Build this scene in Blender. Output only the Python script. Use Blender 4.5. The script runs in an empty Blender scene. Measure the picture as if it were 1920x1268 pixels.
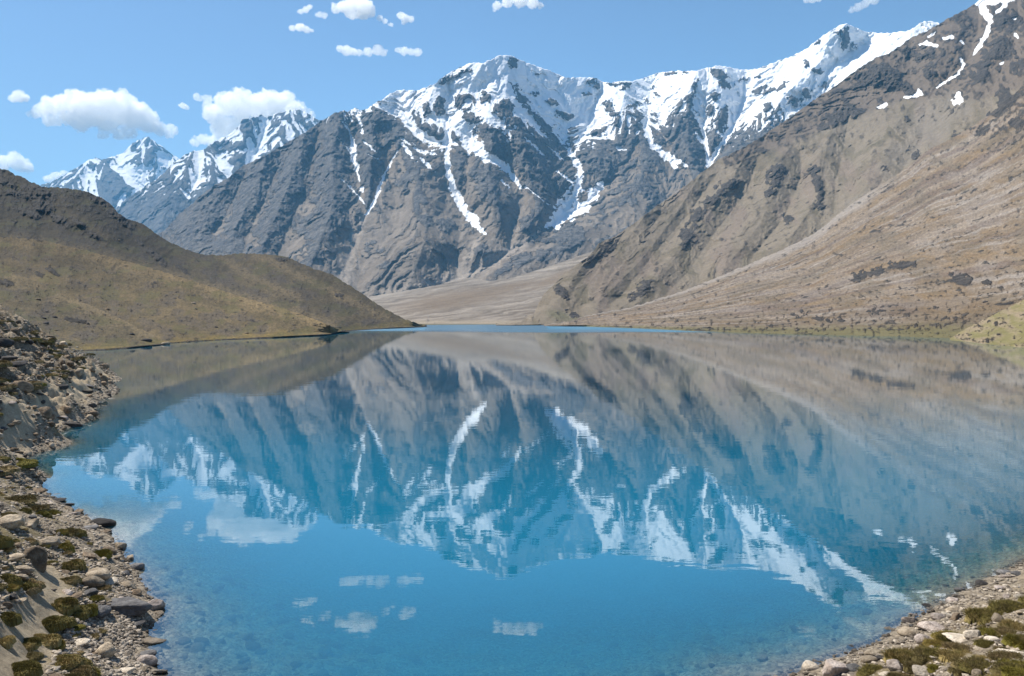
import bpy, math, random
import numpy as np
from mathutils import Vector, Matrix, Quaternion

random.seed(7)
RNG = np.random.default_rng(7)
C = bpy.context.scene.collection
R = math.radians

# ------------------------------------------------------------------ camera model
F = 1507.0                      # focal length in photo pixels (1920 wide)
CX, CY, HOR = 960.0, 634.0, 596.0
PITCH = math.atan((CY - HOR) / F)
H = 8.0                         # eye height above the lake
cp, sp = math.cos(PITCH), math.sin(PITCH)

def ray(px, py):
    """direction per metre of forward distance: returns dx/dy, dz/dy"""
    xc = (px - CX) / F
    yc = (CY - py) / F
    dy = cp + sp * yc
    dz = -sp + cp * yc
    return xc / dy, dz / dy

def at(px, py, Y):
    a, b = ray(px, py)
    return a * Y, Y, H + b * Y

def water_Y(px, py, h=0.0):
    a, b = ray(px, py)
    return (h - H) / b

# ------------------------------------------------------------------ noise
_P = RNG.permutation(512).astype(np.int64)
_P = np.concatenate([_P, _P])
_A = RNG.random(512) * 2 * np.pi
_GX, _GY = np.cos(_A), np.sin(_A)

def perlin(x, y):
    xi = np.floor(x).astype(np.int64); yi = np.floor(y).astype(np.int64)
    fx = x - xi; fy = y - yi
    u = fx * fx * fx * (fx * (fx * 6 - 15) + 10)
    v = fy * fy * fy * (fy * (fy * 6 - 15) + 10)
    xi &= 511; yi &= 511
    x1 = (xi + 1) & 511; y1 = (yi + 1) & 511
    def g(a, b, dx, dy):
        h = _P[_P[a] + b] & 511
        return _GX[h] * dx + _GY[h] * dy
    n00 = g(xi, yi, fx, fy); n10 = g(x1, yi, fx - 1, fy)
    n01 = g(xi, y1, fx, fy - 1); n11 = g(x1, y1, fx - 1, fy - 1)
    a = n00 + u * (n10 - n00); b = n01 + u * (n11 - n01)
    return (a + v * (b - a)) * 1.5

def fbm(x, y, o=5, gain=0.5, seed=0.0):
    s = 0; a = 1.0; f = 1.0
    for i in range(o):
        s = s + a * perlin(x * f + 17.3 * i + seed * 7.7, y * f - 9.1 * i + seed * 3.3)
        a *= gain; f *= 2.03
    return s

def ridged(x, y, o=4, gain=0.5, seed=0.0):
    s = 0; a = 1.0; f = 1.0
    for i in range(o):
        n = 1 - 2 * np.abs(perlin(x * f + 31.7 * i + seed * 5.1, y * f + 11.9 * i - seed * 8.3))
        s = s + a * n; a *= gain; f *= 2.07
    return s

def sstep(a, b, x):
    t = np.clip((x - a) / (b - a), 0, 1)
    return t * t * (3 - 2 * t)

def blur(a, n):
    for ax in (0, 1):
        p = np.pad(a, [(n, n) if i == ax else (0, 0) for i in (0, 1)], mode='edge')
        c = np.cumsum(p, axis=ax)
        c = np.concatenate([np.zeros_like(np.take(c, [0], axis=ax)), c], axis=ax)
        L = a.shape[ax]
        hi = np.take(c, np.arange(2 * n + 1, 2 * n + 1 + L), axis=ax)
        lo = np.take(c, np.arange(0, L), axis=ax)
        a = (hi - lo) / (2 * n + 1)
    return a

def pdist(PX, PY, lines, ys=1.0):
    """distance in pixels to the nearest of several polylines"""
    d2 = np.full(PX.shape, 1e12)
    for L in lines:
        for (ax, ay), (bx, by) in zip(L[:-1], L[1:]):
            vx, vy = bx - ax, (by - ay) * ys
            t = np.clip(((PX - ax) * vx + (PY - ay) * ys * vy) / (vx * vx + vy * vy + 1e-9), 0, 1)
            dd = (PX - ax - t * vx) ** 2 + ((PY - ay) * ys - t * vy) ** 2
            np.minimum(d2, dd, out=d2)
    return np.sqrt(d2)

_wob = {}
def WOB(PX, PY):
    k = (PX.shape, float(PX[0, 0]), float(PY[0, 0]))
    if k not in _wob: _wob[k] = np.clip(0.95 + 0.55 * fbm(PX / 13, PY / 13, 3, .6, 77), .35, 1.7)
    return _wob[k]
def strokes(PX, PY, strips, wob=None):
    """soft mask of strokes [(x,y,w),...]: >0 inside, in units of stroke width"""
    m = np.full(PX.shape, -9.0)
    for L in strips:
        for (ax, ay, aw), (bx, by, bw) in zip(L[:-1], L[1:]):
            vx, vy = bx - ax, by - ay
            t = np.clip(((PX - ax) * vx + (PY - ay) * vy) / (vx * vx + vy * vy + 1e-9), 0, 1)
            d = np.hypot(PX - ax - t * vx, PY - ay - t * vy)
            w = (aw + (bw - aw) * t) * WOB(PX, PY)
            np.maximum(m, 1 - d / w, out=m)
    return m

def blobs(PX, PY, L):
    """soft mask of ellipses (cx,cy,rx,ry[,deg])"""
    m = np.full(PX.shape, -9.0)
    for b in L:
        cx, cy, rx, ry = b[:4]
        c, s = (1, 0) if len(b) < 5 else (math.cos(R(b[4])), math.sin(R(b[4])))
        x = (PX - cx) * c + (PY - cy) * s; y = -(PX - cx) * s + (PY - cy) * c
        np.maximum(m, 1 - np.hypot(x / rx, y / ry), out=m)
    return m

# ------------------------------------------------------------------ mesh helpers
def tag(o, label=None, cat=None, group=None, kind=None):
    if label: o['label'] = label
    if cat: o['category'] = cat
    if group: o['group'] = group
    if kind: o['kind'] = kind
    return o

def raw_mesh(name, co, faces, smooth=True):
    """faces: (n,3) or (n,4) int array"""
    co = np.ascontiguousarray(co, dtype=np.float32); faces = np.ascontiguousarray(faces, dtype=np.int32)
    me = bpy.data.meshes.new(name)
    n, k = faces.shape
    me.vertices.add(len(co)); me.vertices.foreach_set('co', co.ravel())
    me.loops.add(n * k); me.loops.foreach_set('vertex_index', faces.ravel())
    me.polygons.add(n)
    me.polygons.foreach_set('loop_start', np.arange(0, n * k, k, dtype=np.int32))
    me.polygons.foreach_set('loop_total', np.full(n, k, dtype=np.int32))
    me.update(calc_edges=True)
    me.polygons.foreach_set('use_smooth', np.full(n, smooth, dtype=bool))
    return me

def set_attr(me, name, arr):
    arr = np.asarray(arr, dtype=np.float32)
    if arr.ndim == 1:
        a = me.attributes.new(name, 'FLOAT', 'POINT'); a.data.foreach_set('value', arr)
    else:
        a = me.attributes.new(name, 'FLOAT_COLOR', 'POINT')
        if arr.shape[1] == 3: arr = np.concatenate([arr, np.ones((len(arr), 1), np.float32)], 1)
        a.data.foreach_set('color', np.ascontiguousarray(arr).ravel())

def grid_faces(nr, nc):
    i = np.arange((nr - 1) * (nc - 1)); r, c = i // (nc - 1), i % (nc - 1)
    a = r * nc + c
    return np.stack([a, a + 1, a + nc + 1, a + nc], 1)

def link(name, me, mat=None, parent=None):
    o = bpy.data.objects.new(name, me); C.objects.link(o)
    if mat: me.materials.append(mat)
    if parent: o.parent = parent
    return o

# ------------------------------------------------------------------ materials
class NT:
    def __init__(s, name):
        s.m = bpy.data.materials.new(name); s.m.use_nodes = True
        s.t = s.m.node_tree; s.t.nodes.clear()
        s.out = s.t.nodes.new('ShaderNodeOutputMaterial')
    def n(s, typ, **kw):
        nd = s.t.nodes.new('ShaderNode' + typ)
        for k, v in kw.items():
            if k.startswith('i_'):
                key = k[2:]
                key = int(key) if key.isdigit() else key.replace('_', ' ')
                nd.inputs[key].default_value = v
            else: setattr(nd, k, v)
        return nd
    def l(s, a, b): s.t.links.new(a, b)
    def math(s, op, a, b=None, c=None, clamp=False):
        nd = s.t.nodes.new('ShaderNodeMath'); nd.operation = op; nd.use_clamp = clamp
        for i, v in enumerate((a, b, c)):
            if v is None: continue
            if isinstance(v, (int, float)): nd.inputs[i].default_value = v
            else: s.l(v, nd.inputs[i])
        return nd.outputs[0]
    def mix(s, f, a, b, mode='MIX'):
        nd = s.t.nodes.new('ShaderNodeMix'); nd.data_type = 'RGBA'; nd.blend_type = mode
        for i, v in ((0, f), (6, a), (7, b)):
            if isinstance(v, (int, float)): nd.inputs[i].default_value = v
            elif isinstance(v, tuple): nd.inputs[i].default_value = (*v[:3], 1)
            else: s.l(v, nd.inputs[i])
        return nd.outputs[2]
    def ramp(s, v, lo, hi):
        nd = s.t.nodes.new('ShaderNodeMapRange'); nd.interpolation_type = 'SMOOTHSTEP'
        s.l(v, nd.inputs[0]); nd.inputs[1].default_value = lo; nd.inputs[2].default_value = hi
        return nd.outputs[0]
    def noise(s, vec, scale, detail=5, rough=0.6, dist=0.0, typ='FBM'):
        nd = s.t.nodes.new('ShaderNodeTexNoise')
        nd.inputs['Scale'].default_value = scale; nd.inputs['Detail'].default_value = detail
        nd.inputs['Roughness'].default_value = rough; nd.inputs['Distortion'].default_value = dist
        s.l(vec, nd.inputs['Vector'])
        return nd.outputs['Fac']

def terrain_mat(name, rock_a, rock_b, scale, bump, snow=True, soil_var=0.42, grain=1.1):
    """scale: metres per pixel-ish feature; masks come from the mesh (r = rock, g = snow, b = fine grit)"""
    t = NT(name)
    pos = t.n('NewGeometry').outputs['Position']
    col = t.n('Attribute', attribute_name='col').outputs['Color']
    sep = t.n('SeparateColor'); t.l(t.n('Attribute', attribute_name='mask').outputs['Color'], sep.inputs[0])
    rk, sn = sep.outputs[0], sep.outputs[1]
    nf = t.noise(pos, 1 / (3.0 * scale), 6, 0.65)
    nm = t.noise(pos, 1 / (14.0 * scale), 5, 0.6)
    nw = t.noise(pos, 1 / (7.0 * scale), 6, 0.7, 0.6)
    # soil
    v = t.math('MULTIPLY_ADD', t.math('SUBTRACT', nf, 0.5), soil_var * 2.2, 1.0)
    v = t.math('MULTIPLY', v, t.math('MULTIPLY_ADD', t.math('SUBTRACT', nm, 0.5), soil_var * 1.6, 1.0))
    ng = t.noise(pos, 1 / (1.15 * scale), 4, 0.75)
    v = t.math('MULTIPLY', v, t.math('MULTIPLY_ADD', t.math('SUBTRACT', ng, 0.5), grain, 1.0))
    cv = t.n('CombineColor'); [t.l(v, cv.inputs[i]) for i in range(3)]
    soil = t.mix(1.0, col, cv.outputs[0], 'MULTIPLY')
    rock = t.mix(t.ramp(nw, 0.36, 0.66), rock_a, rock_b)
    rv = t.math('MULTIPLY_ADD', t.math('SUBTRACT', nf, 0.5), 1.5, 1.0)
    cr = t.n('CombineColor'); [t.l(rv, cr.inputs[i]) for i in range(3)]
    rock = t.mix(1.0, rock, cr.outputs[0], 'MULTIPLY')
    rf = t.math('ADD', rk, t.math('MULTIPLY', t.math('SUBTRACT', nw, 0.5), 0.8))
    rf = t.math('ADD', rf, t.math('MULTIPLY', t.math('SUBTRACT', nf, 0.5), 0.9))
    rf = t.ramp(rf, 0.30, 0.72)
    base = t.mix(rf, soil, rock)
    rough = 0.95
    bs = t.n('BsdfPrincipled')
    bs.inputs['Roughness'].default_value = 0.95
    bs.inputs['Specular IOR Level'].default_value = 0.15
    if snow:
        sf = t.math('ADD', sn, t.math('MULTIPLY', t.math('SUBTRACT', nw, 0.5), 0.5))
        sf = t.math('ADD', sf, t.math('MULTIPLY', t.math('SUBTRACT', nf, 0.5), 0.55))
        sf = t.ramp(sf, 0.34, 0.64)
        base = t.mix(sf, base, (0.80, 0.815, 0.84))
    t.l(base, bs.inputs['Base Color'])
    bp = t.n('Bump'); bp.inputs['Strength'].default_value = 1.0; bp.inputs['Distance'].default_value = bump
    hgt = t.math('MULTIPLY', t.noise(pos, 1 / (5.0 * scale), 8, 0.7), t.math('MULTIPLY_ADD', rf, 1.6, 0.5))
    if snow:
        hgt = t.math('MULTIPLY', hgt, t.math('MULTIPLY_ADD', sf, -0.75, 1.0))
    t.l(hgt, bp.inputs['Height']); t.l(bp.outputs[0], bs.inputs['Normal'])
    t.l(bs.outputs[0], t.out.inputs[0])
    return t.m

# ------------------------------------------------------------------ mountain builder
GRID = {}
def on_hill(name, x, y):
    """point of a hill's surface seen at photo position (x, y)"""
    px, PY, X, Y, Z = GRID[name]
    c = int(np.clip(np.searchsorted(px, x), 0, len(px) - 1)); r = int(np.argmin(np.abs(PY[:, c] - y)))
    return X[r, c], Y[r, c], Z[r, c]

def layer(name, top, bot, x0, x1, dx, ny, Ytop, Ybot, paint, mat, gamma=1.0, ridges=(), gullies=(), k=0.9, cap=90,
          jitter=(1.5, 8), chev=(26, 1.4, 0.35), namp=0.10, nmax=110, nys=0.6, seed=1, rockamp=2.2, water=False, label=None, rot=0.0,
          flat=0.06, flow=(0.0, 0.25), crag=0.0, aniso=0.0, tint=1.0):
    band = lambda v: sstep(-0.25, 0.3, v) * (1 - 0.55 * sstep(0.9, 1.3, v))
    px = np.arange(x0, x1 + dx, dx, dtype=float)
    tx, tyv = zip(*top); bx, byv = zip(*bot)
    ty = np.interp(px, tx, tyv); by = np.interp(px, bx, byv)
    by = np.maximum(by, ty + 1.0)
    def smooth(v, n):
        n = max(1, int(n / dx))
        for _ in range(2):
            p = np.pad(v, n, mode='reflect', reflect_type='odd'); c = np.concatenate([[0], np.cumsum(p)])
            v = (c[2 * n + 1:] - c[:-2 * n - 1]) / (2 * n + 1)
        return v
    ts = smooth(ty, 45)
    jx = px / jitter[1]
    jit = jitter[0] * fbm(jx, jx * 0 + seed * 3.7, 4, 0.6)
    t = np.linspace(0, 1, ny)[:, None]
    PX = np.repeat(px[None], ny, 0); PY = by + (ty - by) * t + jit * t ** 8
    te = np.clip((PY - by) / (ts - by), 0, 1.6)
    Yb = water_Y(px, by) if water else np.interp(px, *zip(*Ybot))
    Yt = smooth(np.interp(px, *zip(*Ytop)), 60)
    Yt = np.maximum(Yt, Yb * 1.02)
    Ybs = smooth(Yb, 70)
    Y = (Yb + (Ybs - Yb) * sstep(0.0, 0.25, t))
    Y = Y + (Yt - Y) * te ** gamma
    mpp = Y / F
    dr = pdist(PX, PY, ridges) if ridges else np.full(PX.shape, 60.0)
    dg = pdist(PX, PY, gullies) if gullies else np.full(PX.shape, 60.0)
    wob = fbm(PX / 40, PY / 40, 4, 0.55, seed) * 9
    q = (dr - dg) / 2 + wob * 0.5
    q = cap * np.tanh(q / cap)
    off = k * mpp * q
    # side ribs that feather off the crests
    lam, m, ca = chev
    w = PY - m * dr + wob * 1.6
    env = sstep(0, 25, np.minimum(dr, dg + 15))
    if ca:
        c1 = ridged(w / lam, dr / 160 + seed, 2, 0.5, seed + 2)
        off -= ca * mpp * lam * 0.5 * c1 * env
    info = dict(px=PX, py=PY, t=np.repeat(t, len(px), 1), dr=dr, dg=dg, Y=Y, wob=wob, w=w)
    col, rock, snow = paint(info)
    col = col * np.asarray(tint)
    # fractal relief: rock rough, scree smooth
    cr, sr = math.cos(rot), math.sin(rot)
    QX = (PX * cr + PY * sr); QY = (-PX * sr + PY * cr) * nys
    QX = QX + wob * 0.8
    lamk = nmax; o = 0
    rb = np.clip(blur(np.clip(rock, 0, 1), 3), 0, 1) * (1 - 0.75 * np.clip(snow, 0, 1))
    if crag:
        off = off - crag * mpp * rb * (0.6 + 0.55 * ridged(PX / 11 + seed, PY / 15, 3, .6, 7))
    while lamk > 2.2:
        nz = 1 - 2.2 * np.abs(perlin(QX / lamk + o * 13.1 + seed, QY / lamk - o * 7.7)) if o % 2 == 0 or lamk < 30 else perlin(QX / lamk + o * 13.1, QY / lamk + seed)
        if aniso and lamk < 70:
            nw_ = 1 - 2.2 * np.abs(perlin(w / lamk + o * 5.3 + seed, PX / (2.6 * lamk) + o * 2.9))
            nz = nz * (1 - aniso) + nw_ * aniso
        amp = namp * lamk * (1 + (rockamp - 1) * rb if lamk < 60 else 1.0)
        if lamk < 12: amp = amp * (0.25 + 0.75 * rb)
        elif lamk < 45: amp = amp * (0.45 + 0.55 * rb)
        off = off - amp * mpp * nz
        lamk /= 1.9; o += 1
    env2 = sstep(0, flat, t) if water else sstep(-0.05, 0.05, t)
    Y0 = Y
    Y = Y + off * env2
    Y = np.maximum(Y, Yb * 0.9)
    # hollows keep snow and grit, knobs shed them
    rel = (Y - Y0) / mpp
    c1 = np.tanh((rel - blur(rel, 5)) / 1.6); c2 = np.tanh((rel - blur(rel, 14)) / 5.0)
    lat = np.gradient(blur(rel, 2), axis=1) / dx            # >0: faces left
    conc = 0.55 * c1 + 0.65 * c2
    fs, fr = flow
    if fs: snow = snow + fs * band(snow) * conc
    if fr: rock = rock - fr * conc
    X_, Y_, Z_ = at(PX, PY, Y)
    rows = [np.stack([X_, Y_, Z_], -1)]
    # foot (under water / under ground) and back slope
    f = rows[0][0]
    feet = []
    for (s, dz) in ((0.94, -6.0), (0.99, -1.2)):
        q = f.copy(); q[:, :2] *= s; q[:, 2] += dz if water else dz * 8; feet.append(q[None])
    b = rows[0][-1]; backs = []
    for (s, zz) in ((1.05, 0.93), (1.18, 0.7), (1.4, 0.3), (1.7, -0.05)):
        q = b.copy(); q[:, :2] *= s; q[:, 2] = q[:, 2] * zz; backs.append(q[None])
    P = np.concatenate(feet + rows + backs, 0)
    def ext(a): return np.concatenate([a[:1], a[:1], a, a[-1:], a[-1:], a[-1:], a[-1:]], 0)
    nr, nc = P.shape[:2]
    me = raw_mesh(name, P.reshape(-1, 3), grid_faces(nr, nc))
    set_attr(me, 'col', ext(col).reshape(-1, 3))
    set_attr(me, 'mask', np.stack([ext(np.clip(rock, 0, 1)), ext(np.clip(snow, 0, 1)), ext(rock * 0)], -1).reshape(-1, 3))
    GRID[name] = (px, PY, X_, Y_, Z_)
    o = link(name, me, mat)
    return tag(o, label, 'mountain' if 'mountain' in name or 'peak' in name else 'hill', kind='structure')

def lerpc(a, b, f):
    return np.asarray(a) + (np.asarray(b) - np.asarray(a)) * f[..., None]

# ================================================================== THE MOUNTAINS
M_far = terrain_mat('far_mountain_rock', (0.085, 0.09, 0.105), (0.16, 0.155, 0.155), 14.0, 18.0)
M_massif = terrain_mat('massif_rock', (0.068, 0.068, 0.073), (0.180, 0.165, 0.152), 6.0, 9.0)
M_ridge = terrain_mat('brown_ridge_rock', (0.030, 0.028, 0.027), (0.105, 0.09, 0.078), 1.6, 2.6)
M_fan = terrain_mat('valley_fan_scree', (0.10, 0.09, 0.08), (0.25, 0.22, 0.19), 1.6, 1.2, snow=False)
M_hill = terrain_mat('grassy_hill_soil', (0.018, 0.016, 0.014), (0.070, 0.060, 0.050), 0.7, 0.9, snow=False)

# ---- far left snow peak
A1_top = [(-60, 390), (60, 352), (95, 342), (115, 332), (130, 322), (150, 311), (165, 301), (180, 296), (192, 300), (202, 296), (215, 293), (232, 287),
          (243, 273), (256, 264), (270, 259), (278, 256), (290, 266), (305, 275), (318, 286), (335, 297), (360, 322), (420, 360), (520, 400)]
def paint_A1(i):
    px, py = i['px'], i['py']
    snow = 0.46 + (345 - py) / 130 + 0.34 * fbm(i['w'] / 11, px / 26, 4, 0.6, 3) - 0.20 * sstep(0, 14, i['dg'] - i['dr'])
    snow += 0.6 * np.clip(blobs(px, py, [(262, 322, 62, 16, 4), (255, 345, 30, 32, 15), (305, 300, 22, 14)]) * 2, 0, 1)
    snow -= 0.75 * np.clip(blobs(px, py, [(283, 292, 15, 20, 20), (316, 284, 16, 7, 35), (190, 320, 52, 12, 25), (205, 350, 45, 26, 30), (250, 275, 7, 12, 30)]) * 1.6, 0, 1)
    s2 = strokes(px, py, [[(165, 300, 3), (140, 330, 4), (118, 345, 3)], [(235, 362, 3), (224, 384, 4)], [(196, 305, 2), (185, 335, 2)]])
    snow = np.maximum(snow, np.clip(s2 + 0.4, 0, 1))
    return np.broadcast_to((0.13, 0.125, 0.125), px.shape + (3,)), np.full(px.shape, 0.85), snow
layer('mountain_far_left', A1_top, [(-60, 440), (520, 440)], -60, 520, 1.4, 150, [(-60, 11500), (520, 11500)], [(-60, 9500), (520, 9500)], paint_A1, M_far,
      ridges=[[(278, 256), (262, 290), (250, 318)], [(180, 296), (205, 320), (236, 350), (250, 380)], [(150, 311), (130, 345)], [(278, 256), (290, 285), (300, 320)]],
      gullies=[[(232, 290), (222, 310), (240, 325), (262, 350), (256, 380)], [(165, 301), (160, 350)], [(318, 292), (310, 330)]],
      k=1.3, cap=30, flow=(0.8,0.2), aniso=.7, jitter=(1.6, 7), chev=(11, 1.2, 0.4), namp=0.13, nmax=50, seed=3, label='distant snow peak at the far left of the range, hazy blue')

A2_top = [(120, 450), (200, 405), (225, 387), (240, 373), (270, 351), (300, 331), (325, 306), (345, 292), (362, 284), (383, 281), (400, 267), (430, 253), (445, 239), (455, 224),
          (472, 221), (490, 216), (500, 220), (520, 213), (545, 206), (560, 207), (575, 211), (590, 222), (606, 227), (680, 262), (760, 300)]
def paint_A2(i):
    px, py = i['px'], i['py']
    line = np.interp(px, [225, 300, 370, 420, 450, 520, 600], [330, 345, 365, 345, 330, 320, 320])
    snow = 0.46 + np.clip((line - py) / 70, -1, .5) + 0.4 * fbm(i['w'] / 11, px / 26, 4, 0.6, 5)
    snow -= 0.7 * np.clip(blobs(px, py, [(420, 276, 42, 13, -25), (463, 236, 16, 17), (398, 280, 24, 10), (512, 225, 16, 14), (556, 222, 22, 12), (580, 240, 12, 14)]) * 1.8, 0, 1)
    snow -= 0.45 * sstep(0.1, 0.7, ridged(i['w'] / 15, i['dr'] / 90, 2, .5, 3))
    s2 = strokes(px, py, [[(337, 352, 2), (354, 370, 3)], [(500, 232, 5), (490, 270, 7), (478, 300, 6)]])
    snow = np.maximum(snow, np.clip(s2 + 0.5, 0, 1))
    return np.broadcast_to((0.135, 0.13, 0.125), px.shape + (3,)), np.clip(0.9 - 0.3 * sstep(400, 440, py), 0, 1), snow
layer('mountain_left_snowy', A2_top, [(120, 500), (760, 500)], 120, 760, 1.4, 200, [(120, 8400), (760, 8700)], [(120, 6600), (760, 6600)], paint_A2, M_far,
      ridges=[[(362, 284), (345, 330), (310, 400), (290, 450)], [(472, 221), (455, 260), (430, 300)], [(545, 206), (530, 250), (510, 300)], [(383, 281), (400, 330), (375, 380)]],
      gullies=[[(500, 222), (490, 262), (475, 305)], [(383, 285), (372, 330), (352, 400), (335, 450)], [(430, 255), (420, 300), (430, 330)], [(270, 356), (262, 420)]],
      k=1.3, cap=35, flow=(0.8,0.2), aniso=.7, jitter=(1.8, 7), chev=(12, 1.2, 0.45), namp=0.14, nmax=60, seed=5, label='snow streaked ridge between the far peak and the main massif')

# ---- main massif
B_top = [(150, 520), (250, 466), (310, 431), (333, 404), (360, 382), (380, 364), (405, 346), (430, 333), (450, 314), (475, 302), (500, 290), (535, 270), (573, 248), (600, 228), (612, 222), (625, 213), (637, 210), (645, 206), (652, 210),
         (665, 203), (680, 207), (690, 203), (700, 195), (715, 187), (735, 174), (750, 169), (780, 170), (800, 164), (815, 157), (832, 143), (850, 133), (868, 124),
         (880, 118), (890, 117), (905, 119), (920, 113), (935, 105), (950, 103), (962, 106), (972, 113), (985, 116), (1000, 122), (1020, 129), (1030, 132), (1045, 140),
         (1062, 146), (1085, 146), (1105, 145), (1120, 147), (1130, 155), (1145, 155), (1165, 152), (1185, 152), (1205, 148), (1220, 141), (1235, 137), (1260, 133),
         (1290, 133), (1305, 132), (1320, 130), (1340, 124), (1360, 124), (1375, 128), (1395, 131), (1420, 129), (1440, 122), (1460, 114), (1480, 107), (1500, 98),
         (1515, 90), (1530, 76), (1545, 66), (1560, 56), (1575, 47), (1588, 45), (1600, 50), (1615, 57), (1640, 62), (1670, 62), (1700, 58), (1715, 52), (1725, 42),
         (1740, 40), (1757, 42), (1775, 60), (1850, 120), (1900, 150)]
B_ridges = [[(625, 213), (622, 260), (622, 310), (628, 360), (615, 410), (590, 470), (560, 540)],
            [(700, 203), (720, 225), (745, 262), (772, 315), (800, 385), (798, 450), (770, 530)],
            [(698, 215), (690, 250), (690, 300), (694, 350), (687, 390)],
            [(950, 104), (953, 140), (948, 180), (972, 222), (982, 262), (990, 320), (1003, 370), (1012, 410), (990, 450)],
            [(905, 119), (880, 165), (870, 215), (858, 232)],
            [(920, 180), (910, 230), (925, 270), (915, 320), (930, 370), (940, 420), (920, 470)],
            [(815, 157), (800, 200), (815, 232)],
            [(1140, 155), (1165, 195), (1187, 223), (1207, 262), (1215, 300), (1195, 350), (1150, 400), (1090, 440), (1030, 470), (940, 512)],
            [(1306, 132), (1293, 183), (1289, 217), (1291, 267), (1300, 320), (1310, 380)],
            [(1588, 45), (1540, 90), (1513, 120), (1467, 167), (1427, 213), (1393, 255), (1370, 300)],
            [(1340, 124), (1355, 160), (1350, 210), (1343, 255)],
            [(1700, 58), (1640, 110), (1590, 150)],
            [(500, 290), (485, 340), (455, 400), (430, 450), (400, 490)],
            [(573, 248), (548, 300), (540, 350), (505, 420), (490, 480)],
            [(430, 333), (405, 380), (370, 430)],
            [(840, 300), (800, 330)], [(1118, 300), (1075, 345)]]
B_gullies = [[(675, 212), (664, 270), (664, 300), (672, 340), (685, 405), (668, 450), (645, 510), (690, 560)],
             [(730, 250), (743, 285), (722, 325), (704, 374), (685, 405)],
             [(880, 185), (862, 200), (850, 215), (842, 240), (838, 280), (840, 320), (848, 350), (862, 380), (885, 410), (905, 435), (930, 455), (958, 470), (930, 490), (860, 520), (800, 545), (700, 565)],
             [(780, 185), (800, 215), (838, 240)], [(745, 215), (790, 255), (838, 275)],
             [(842, 235), (880, 255), (905, 290), (940, 310), (965, 340), (985, 380), (960, 420), (955, 470)],
             [(985, 118), (990, 165), (1020, 225), (1048, 255), (1068, 285), (1085, 330), (1080, 360), (1065, 385), (1040, 418), (1005, 445), (958, 470)],
             [(1130, 157), (1110, 200), (1100, 240), (1075, 285)],
             [(1225, 145), (1215, 200), (1212, 240), (1222, 267), (1252, 296), (1285, 320), (1300, 345)],
             [(1395, 133), (1392, 190), (1377, 233), (1357, 263), (1340, 290), (1328, 320)], [(1318, 235), (1322, 258), (1329, 308)],
             [(1640, 64), (1600, 110), (1560, 150), (1500, 200)], [(1500, 100), (1470, 130), (1430, 170), (1395, 215)],
             [(600, 232), (585, 300), (570, 360), (545, 420), (520, 480)], [(545, 268), (515, 330), (490, 390), (465, 440)], [(465, 310), (440, 370), (410, 430)]]
B_snow = [[(880, 190, 6), (858, 212, 8), (845, 232, 13), (840, 262, 9), (838, 285, 6), (840, 320, 5.5), (847, 350, 7), (862, 380, 8.5), (885, 410, 8.5), (900, 428, 6), (908, 437, 3.5)],
          [(845, 240, 12), (880, 262, 12), (905, 288, 11), (935, 303, 9), (958, 325, 5), (975, 350, 3.5)], [(840, 250, 10), (815, 240, 12), (790, 225, 12), (775, 195, 12)],
          [(838, 262, 8), (805, 262, 11), (775, 240, 7), (750, 215, 8)], [(838, 275, 6), (800, 290, 5), (770, 270, 5), (750, 258, 3)], [(752, 268, 4), (775, 292, 7), (800, 308, 5), (815, 322, 2)],
          [(655, 245, 2), (664, 272, 5), (662, 290, 6), (668, 315, 4), (674, 340, 2)], [(640, 226, 1.5), (655, 245, 1.5), (663, 262, 1.5)], [(632, 258, 1.3), (648, 274, 1.5), (660, 290, 2)], [(678, 355, 4), (680, 359, 2)],
          [(745, 283, 1.2), (733, 305, 1.6), (722, 325, 2.2), (712, 350, 2.8), (704, 374, 4.2), (694, 392, 4), (686, 403, 2.5)], [(636, 330, 1), (660, 355, 1.4), (686, 384, 1.6)],
          [(668, 213, 2), (676, 232, 3.2), (680, 250, 3)], [(680, 265, 2.5), (695, 275, 3.5), (704, 285, 2.5)], [(690, 290, 2), (708, 298, 2)],
          [(1068, 282, 6), (1080, 305, 7), (1090, 322, 6)], [(1088, 330, 7), (1080, 352, 14), (1066, 382, 20), (1050, 405, 17), (1038, 420, 11)], [(1127, 343, 7), (1108, 372, 14), (1085, 392, 15), (1062, 408, 9)],
          [(983, 258, 1.4), (1000, 272, 2.2), (1018, 290, 1.6)], [(1027, 273, 1.6), (1040, 285, 2.6), (1055, 300, 1.6)], [(1045, 322, 2), (1060, 332, 3), (1078, 346, 2)], [(985, 350, 1.6), (1005, 365, 2), (1030, 385, 1.6)], [(940, 338, 1.6), (955, 352, 1.4)],
          [(1205, 226, 5), (1212, 245, 8), (1222, 268, 7), (1238, 284, 7), (1255, 297, 8), (1278, 305, 5), (1288, 312, 3)], [(1255, 300, 4), (1268, 315, 4)], [(1395, 160, 12), (1388, 195, 12), (1376, 235, 9), (1357, 263, 4.5), (1342, 288, 5), (1328, 311, 5)],
          [(1298, 205, 2), (1312, 228, 3), (1322, 255, 4), (1325, 280, 3.5), (1329, 308, 4)], [(1310, 205, 2), (1335, 228, 4), (1352, 255, 4)], [(1305, 250, 3), (1318, 268, 2.5)], [(1470, 205, 5), (1445, 222, 5), (1425, 245, 4)], [(1490, 205, 5), (1500, 215, 4)],
          [(1200, 245, 2), (1192, 252, 2.5)], [(1160, 278, 4), (1172, 281, 3)]]
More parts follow.
